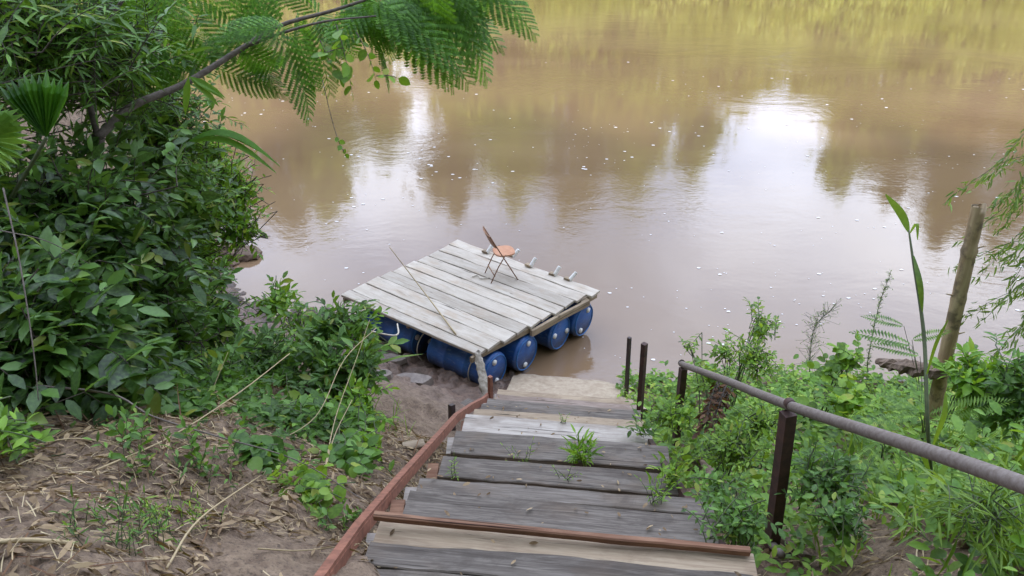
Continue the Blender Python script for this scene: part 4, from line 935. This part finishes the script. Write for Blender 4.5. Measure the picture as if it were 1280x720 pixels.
# grass clumps on the right bank
for lab, b_, n_, l_ in [('grass clump rising in the lower right corner', G(1245, 700), 34, .5), ('grass clump with broad blades beside the reed foot', G(1180, 660), 26, .42),
                       ('small grass clump on the bare soil under the rail', G(1112, 620), 9, .35), ('grass clump at the right edge under the pipe', G(1268, 620), 30, .5),
                       ('short grass tuft low behind the near post', G(1035, 700), 12, .28), ('tall grass blades beside the yellow green shrub', G(1230, 540), 22, .5)]:
    tuft('grass_clump', lab, 'grass clump', b_, n_, l_, 'grass', .7, width=1.3, jitter=.07)

# weeds growing through the steps
def weed(label, u, v, zt, n, h, size, tpl=LN, mat='bright'):
    b = at(u, v, zt); root = thing('weed', b, label, 'weed'); fo = MB(); st = MB()
    for i in range(n):
        a = random.uniform(0, 6.28); r = random.uniform(.2, 1)*h; p0 = b+[random.uniform(-.03, .03), random.uniform(-.02, .02), 0]
        twig_leaves(fo, st, p0, p0+[math.cos(a)*r*.8, math.sin(a)*r*.8, h*random.uniform(.5, 1.1)], 6, tpl, size, droop=.2, sr=.002, up=.6)
    fo.build('foliage', M[mat], root); st.build('stem', M['stem'], root)
weed('bright leafy weed growing in the middle of the steps', 725, 578, 1.44*S+.01, 22, .16, .10)
weed('thin weed sprig left of the bright middle weed', 655, 590, 1.44*S, 10, .20, .035)
weed('sparse weed on the steps right of the middle, lower than the bright weed', 820, 628, 2.06*S, 9, .16, .05)
weed('leafy weed at the right end of the steps by the timber', 838, 605, 1.75*S, 14, .22, .06, OV, 'cover')
weed('tiny weed on the pale step near the middle', 703, 527, 1.13*S, 6, .07, .03)
weed('slim weed sprig on the upper dark step', 705, 600, 1.75*S, 6, .12, .03)
weed('weed with oval leaves hanging over the right end of the pale step', 805, 545, 1.13*S+.02, 10, .22, .09, OV, 'shrub_mid')
weed('thin weed at the left end of the dark steps', 567, 597, 1.75*S, 5, .14, .035)

# ground cover on the right bank and lower left slope
reg = (1.25, 7, 1.4, 8.4, lambda x, y: np.interp(x, SHX, SHY)-y > -.05 and fbm(np.array(x*1.1), np.array(y*1.1), 2, 44)+.25*min(1, (y-2.6)) > (.0 if y < 3.6 and x < 2.3 else -.4))
def cover(n, region, tpl, size, mat, name, label, hmax):
    pos = []
    while len(pos) < n:
        x = random.uniform(region[0], region[1]); y = random.uniform(region[2], region[3])
        if region[4](x, y): pos.append((x, y))
    mb = MB(); st = MB(); pos = np.array(pos); gz = ground(pos[:, 0], pos[:, 1])
    hn = .35+1.3*np.clip(fbm(pos[:, 0]*2.2, pos[:, 1]*2.2, 3, 91)+.45, 0, 1)
    for (x, y), z, hh in zip(pos, gz, hn):
        h = hmax*hh*random.uniform(.5, 1); nl = random.randint(5, 9); t = np.linspace(.25, 1, nl)
        p0 = np.array([x, y, z]); tip = p0+[random.gauss(0, .3)*h, random.gauss(0, .3)*h, h]; st.tube([p0, tip], [.0025, .001], 3, False)
        a = np.arange(nl)*2.4+random.uniform(0, 6); D = np.stack([np.cos(a), np.sin(a), np.full(nl, .15)+rng.normal(size=nl)*.25], 1)
        mb.inst(tpl, p0+(tip-p0)*t[:, None], D, rng.normal(size=(nl, 3))*.3+[0, 0, 1], size*rng.uniform(.6, 1.2, nl))
    r = mb.build(name, M[mat]); tag(r, label, 'ground cover', kind='stuff')
cover(3600, reg, OV, .075, 'cover', 'ground_cover', 'low bright green leafy herbs covering the right bank', .26)
cover(420, reg, OV, .10, 'bright', 'ground_cover', 'taller coarse leafy weeds standing among the herbs on the right bank', .42)
cover(1100, reg, RD, .065, 'shrub_mid', 'ground_cover', 'darker round leaved herbs mixed through the right bank', .18)
regl = (-4, -1.2, 3.3, 7.4, lambda x, y: fbm(np.array(x*1.1), np.array(y*1.1), 2, 47)+.22*(y-3.9) > .0 and x < -1.25-.22*(y-3.6))
cover(900, regl, OV, .07, 'shrub_mid', 'ground_cover', 'low leafy herbs growing on the left slope under the bushes', .2)

# ------------------------------------------------------------------ far bank (seen mirrored in the river)
def far_tree_mesh(h, w_, seed, low):
    r_ = np.random.default_rng(seed); fo = MB(); st = MB(); st.tube([[0, 0, -1], [.1, 0, h*.35], [.0, .1, h*.75]], [.28, .2, .07], 7)
    nb = 14
    for i in range(nb):
        t = low+(1-low)*(i+.5)/nb; z = h*t; rr = w_*math.sin(math.pi*min(.95, .22+.72*(t-low)/(1-low)))*r_.uniform(.7, 1.15); a = r_.uniform(0, 6.28)
        c = np.array([rr*.55*math.cos(a), rr*.55*math.sin(a), z]); st.tube([[0, 0, z*.8], c], [.08, .03], 5, False)
        n_ = 60; pos = c+r_.normal(size=(n_, 3))*[rr*.31, rr*.31, h*.045]
        fo.inst(CLUMP[i % 3], pos, r_.normal(size=(n_, 3)), r_.normal(size=(n_, 3)), r_.uniform(.6, 1.2, n_))
    return fo, st
protos = []
for i, (h, w_, low) in enumerate([(14, 4.2, .18), (12, 3.2, .12), (15.5, 3.4, .25), (7, 3.4, .08)]):
    root = thing('far_tree', (0, 0, 0), 'sunlit tree on the far bank seen mirrored in the brown river', 'tree', 'trees on the far bank')
    fo, st = far_tree_mesh(h, w_, 100+i, low); fo.build('crown', M['far' if i in (1, 3) else 'far_olive'], root); st.build('trunk', M['farbark'], root); protos.append([root, False])
def put_tree(k, x, y, s, rz):
    root, used = protos[k]
    if used:
        r = root.copy(); COL.objects.link(r)
        for ch in root.children: c_ = ch.copy(); COL.objects.link(c_); c_.parent = r
    else: r = root; protos[k][1] = True
    r.location = (x, y, float(ground(x, y, False))); r.scale = (s, s, s); r.rotation_euler = (0, 0, rz)
FT = [(-38, 0, 1.), (-33, 2, 1.), (-28.5, 1, 1.05), (-24, 0, .95), (-20, 2, .8), (-15.5, 0, 1.02), (-12, 1, 1.05), (-8.2, 1, .78), (-4, 2, .82), (.5, 1, 1.0), (4, 0, .98), (8, 1, .98), (11.5, 1, .88), (14.5, 3, .9),
      (18.2, 3, .8), (21.5, 1, .92), (25, 0, .85), (29, 2, .95), (33, 0, 1.05), (38, 2, 1.), (43, 0, 1.), (-43, 2, 1), (-1.5, 3, 1.2), (-18, 3, 1.2), (6, 3, 1.1), (24, 3, 1.1), (-30, 3, 1.1), (32, 3, 1.1)]
for x, k, s in FT: put_tree(k, x, 47+random.uniform(-1, 2), s, random.uniform(0, 6.28))
# tall trees on the high bank behind the camera: they shade the stairs
pr = None
for x_, y_, s_ in [(-13, -6, 1), (-8.5, -4.2, .95), (-4, -5.5, 1.05), (.5, -4.6, 1), (5, -5.4, 1.05), (9.5, -4.4, .95), (14, -6.2, 1), (-6, -9.5, 1.2), (2.5, -9.5, 1.2), (10, -10, 1.15), (19, -6, 1), (-18, -7, 1)]:
    if pr is None:
        pr = thing('bank_tree', (0, 0, 0), 'tall leafy tree on the high bank behind the top of the stairs', 'tree', 'trees on the high bank behind the stairs')
        r_ = np.random.default_rng(5); fo = MB(); st = MB(); st.tube([[0, 0, -1], [.1, 0, 5], [0, .1, 10]], [.25, .18, .06], 8)
        for i in range(26):
            z = 2.6+9.2*i/25; rr = 3.3*math.sin(math.pi*min(.93, .25+.7*i/25)); a_ = i*2.4; c = np.array([rr*.6*math.cos(a_), rr*.6*math.sin(a_), z]); st.tube([[0, 0, z*.85], c], [.06, .02], 5, False)
            pos = c+r_.normal(size=(70, 3))*[rr*.34, rr*.34, .5]; fo.inst(CLUMP[i % 3], pos, r_.normal(size=(70, 3)), r_.normal(size=(70, 3)), r_.uniform(.45, .9, 70))
        fo.build('crown', M['shrub_mid'], pr); st.build('trunk', M['bark'], pr); q_ = pr
    else:
        q_ = pr.copy(); COL.objects.link(q_)
        for ch in pr.children: c_ = ch.copy(); COL.objects.link(c_); c_.parent = q_
    q_.location = (x_, y_, float(ground(x_, y_, False))); q_.scale = (s_, s_, s_); q_.rotation_euler = (0, 0, x_*1.7)
mb = MB(); n = 5200; x = rng.uniform(-48, 48, n); y = 44.2+rng.uniform(-.8, 3.5, n); hh = (1.2+(2.4+2.8*np.clip(x/10, 0, 1))*np.clip(fbm(x*.35, y*.35, 3, 8)+.5, 0, 1.1))
for i in range(n):
    h = hh[i]*random.uniform(.5, 1); z = float(ground(x[i], y[i], False)); m_ = 5; p_ = np.array([x[i], y[i], z])+rng.uniform(-1, 1, (m_, 3))*[.25, .25, 0]+np.linspace(.2, h, m_)[:, None]*[0, 0, 1]
    mb.inst(CLUMP[i % 3], p_, rng.normal(size=(m_, 3))*[.4, .4, 1], rng.normal(size=(m_, 3)), .55)
tag(mb.build('undergrowth', M['reed']), 'bright yellow green undergrowth along the far waterline', 'undergrowth', kind='stuff')
bpy.context.view_layer.update()
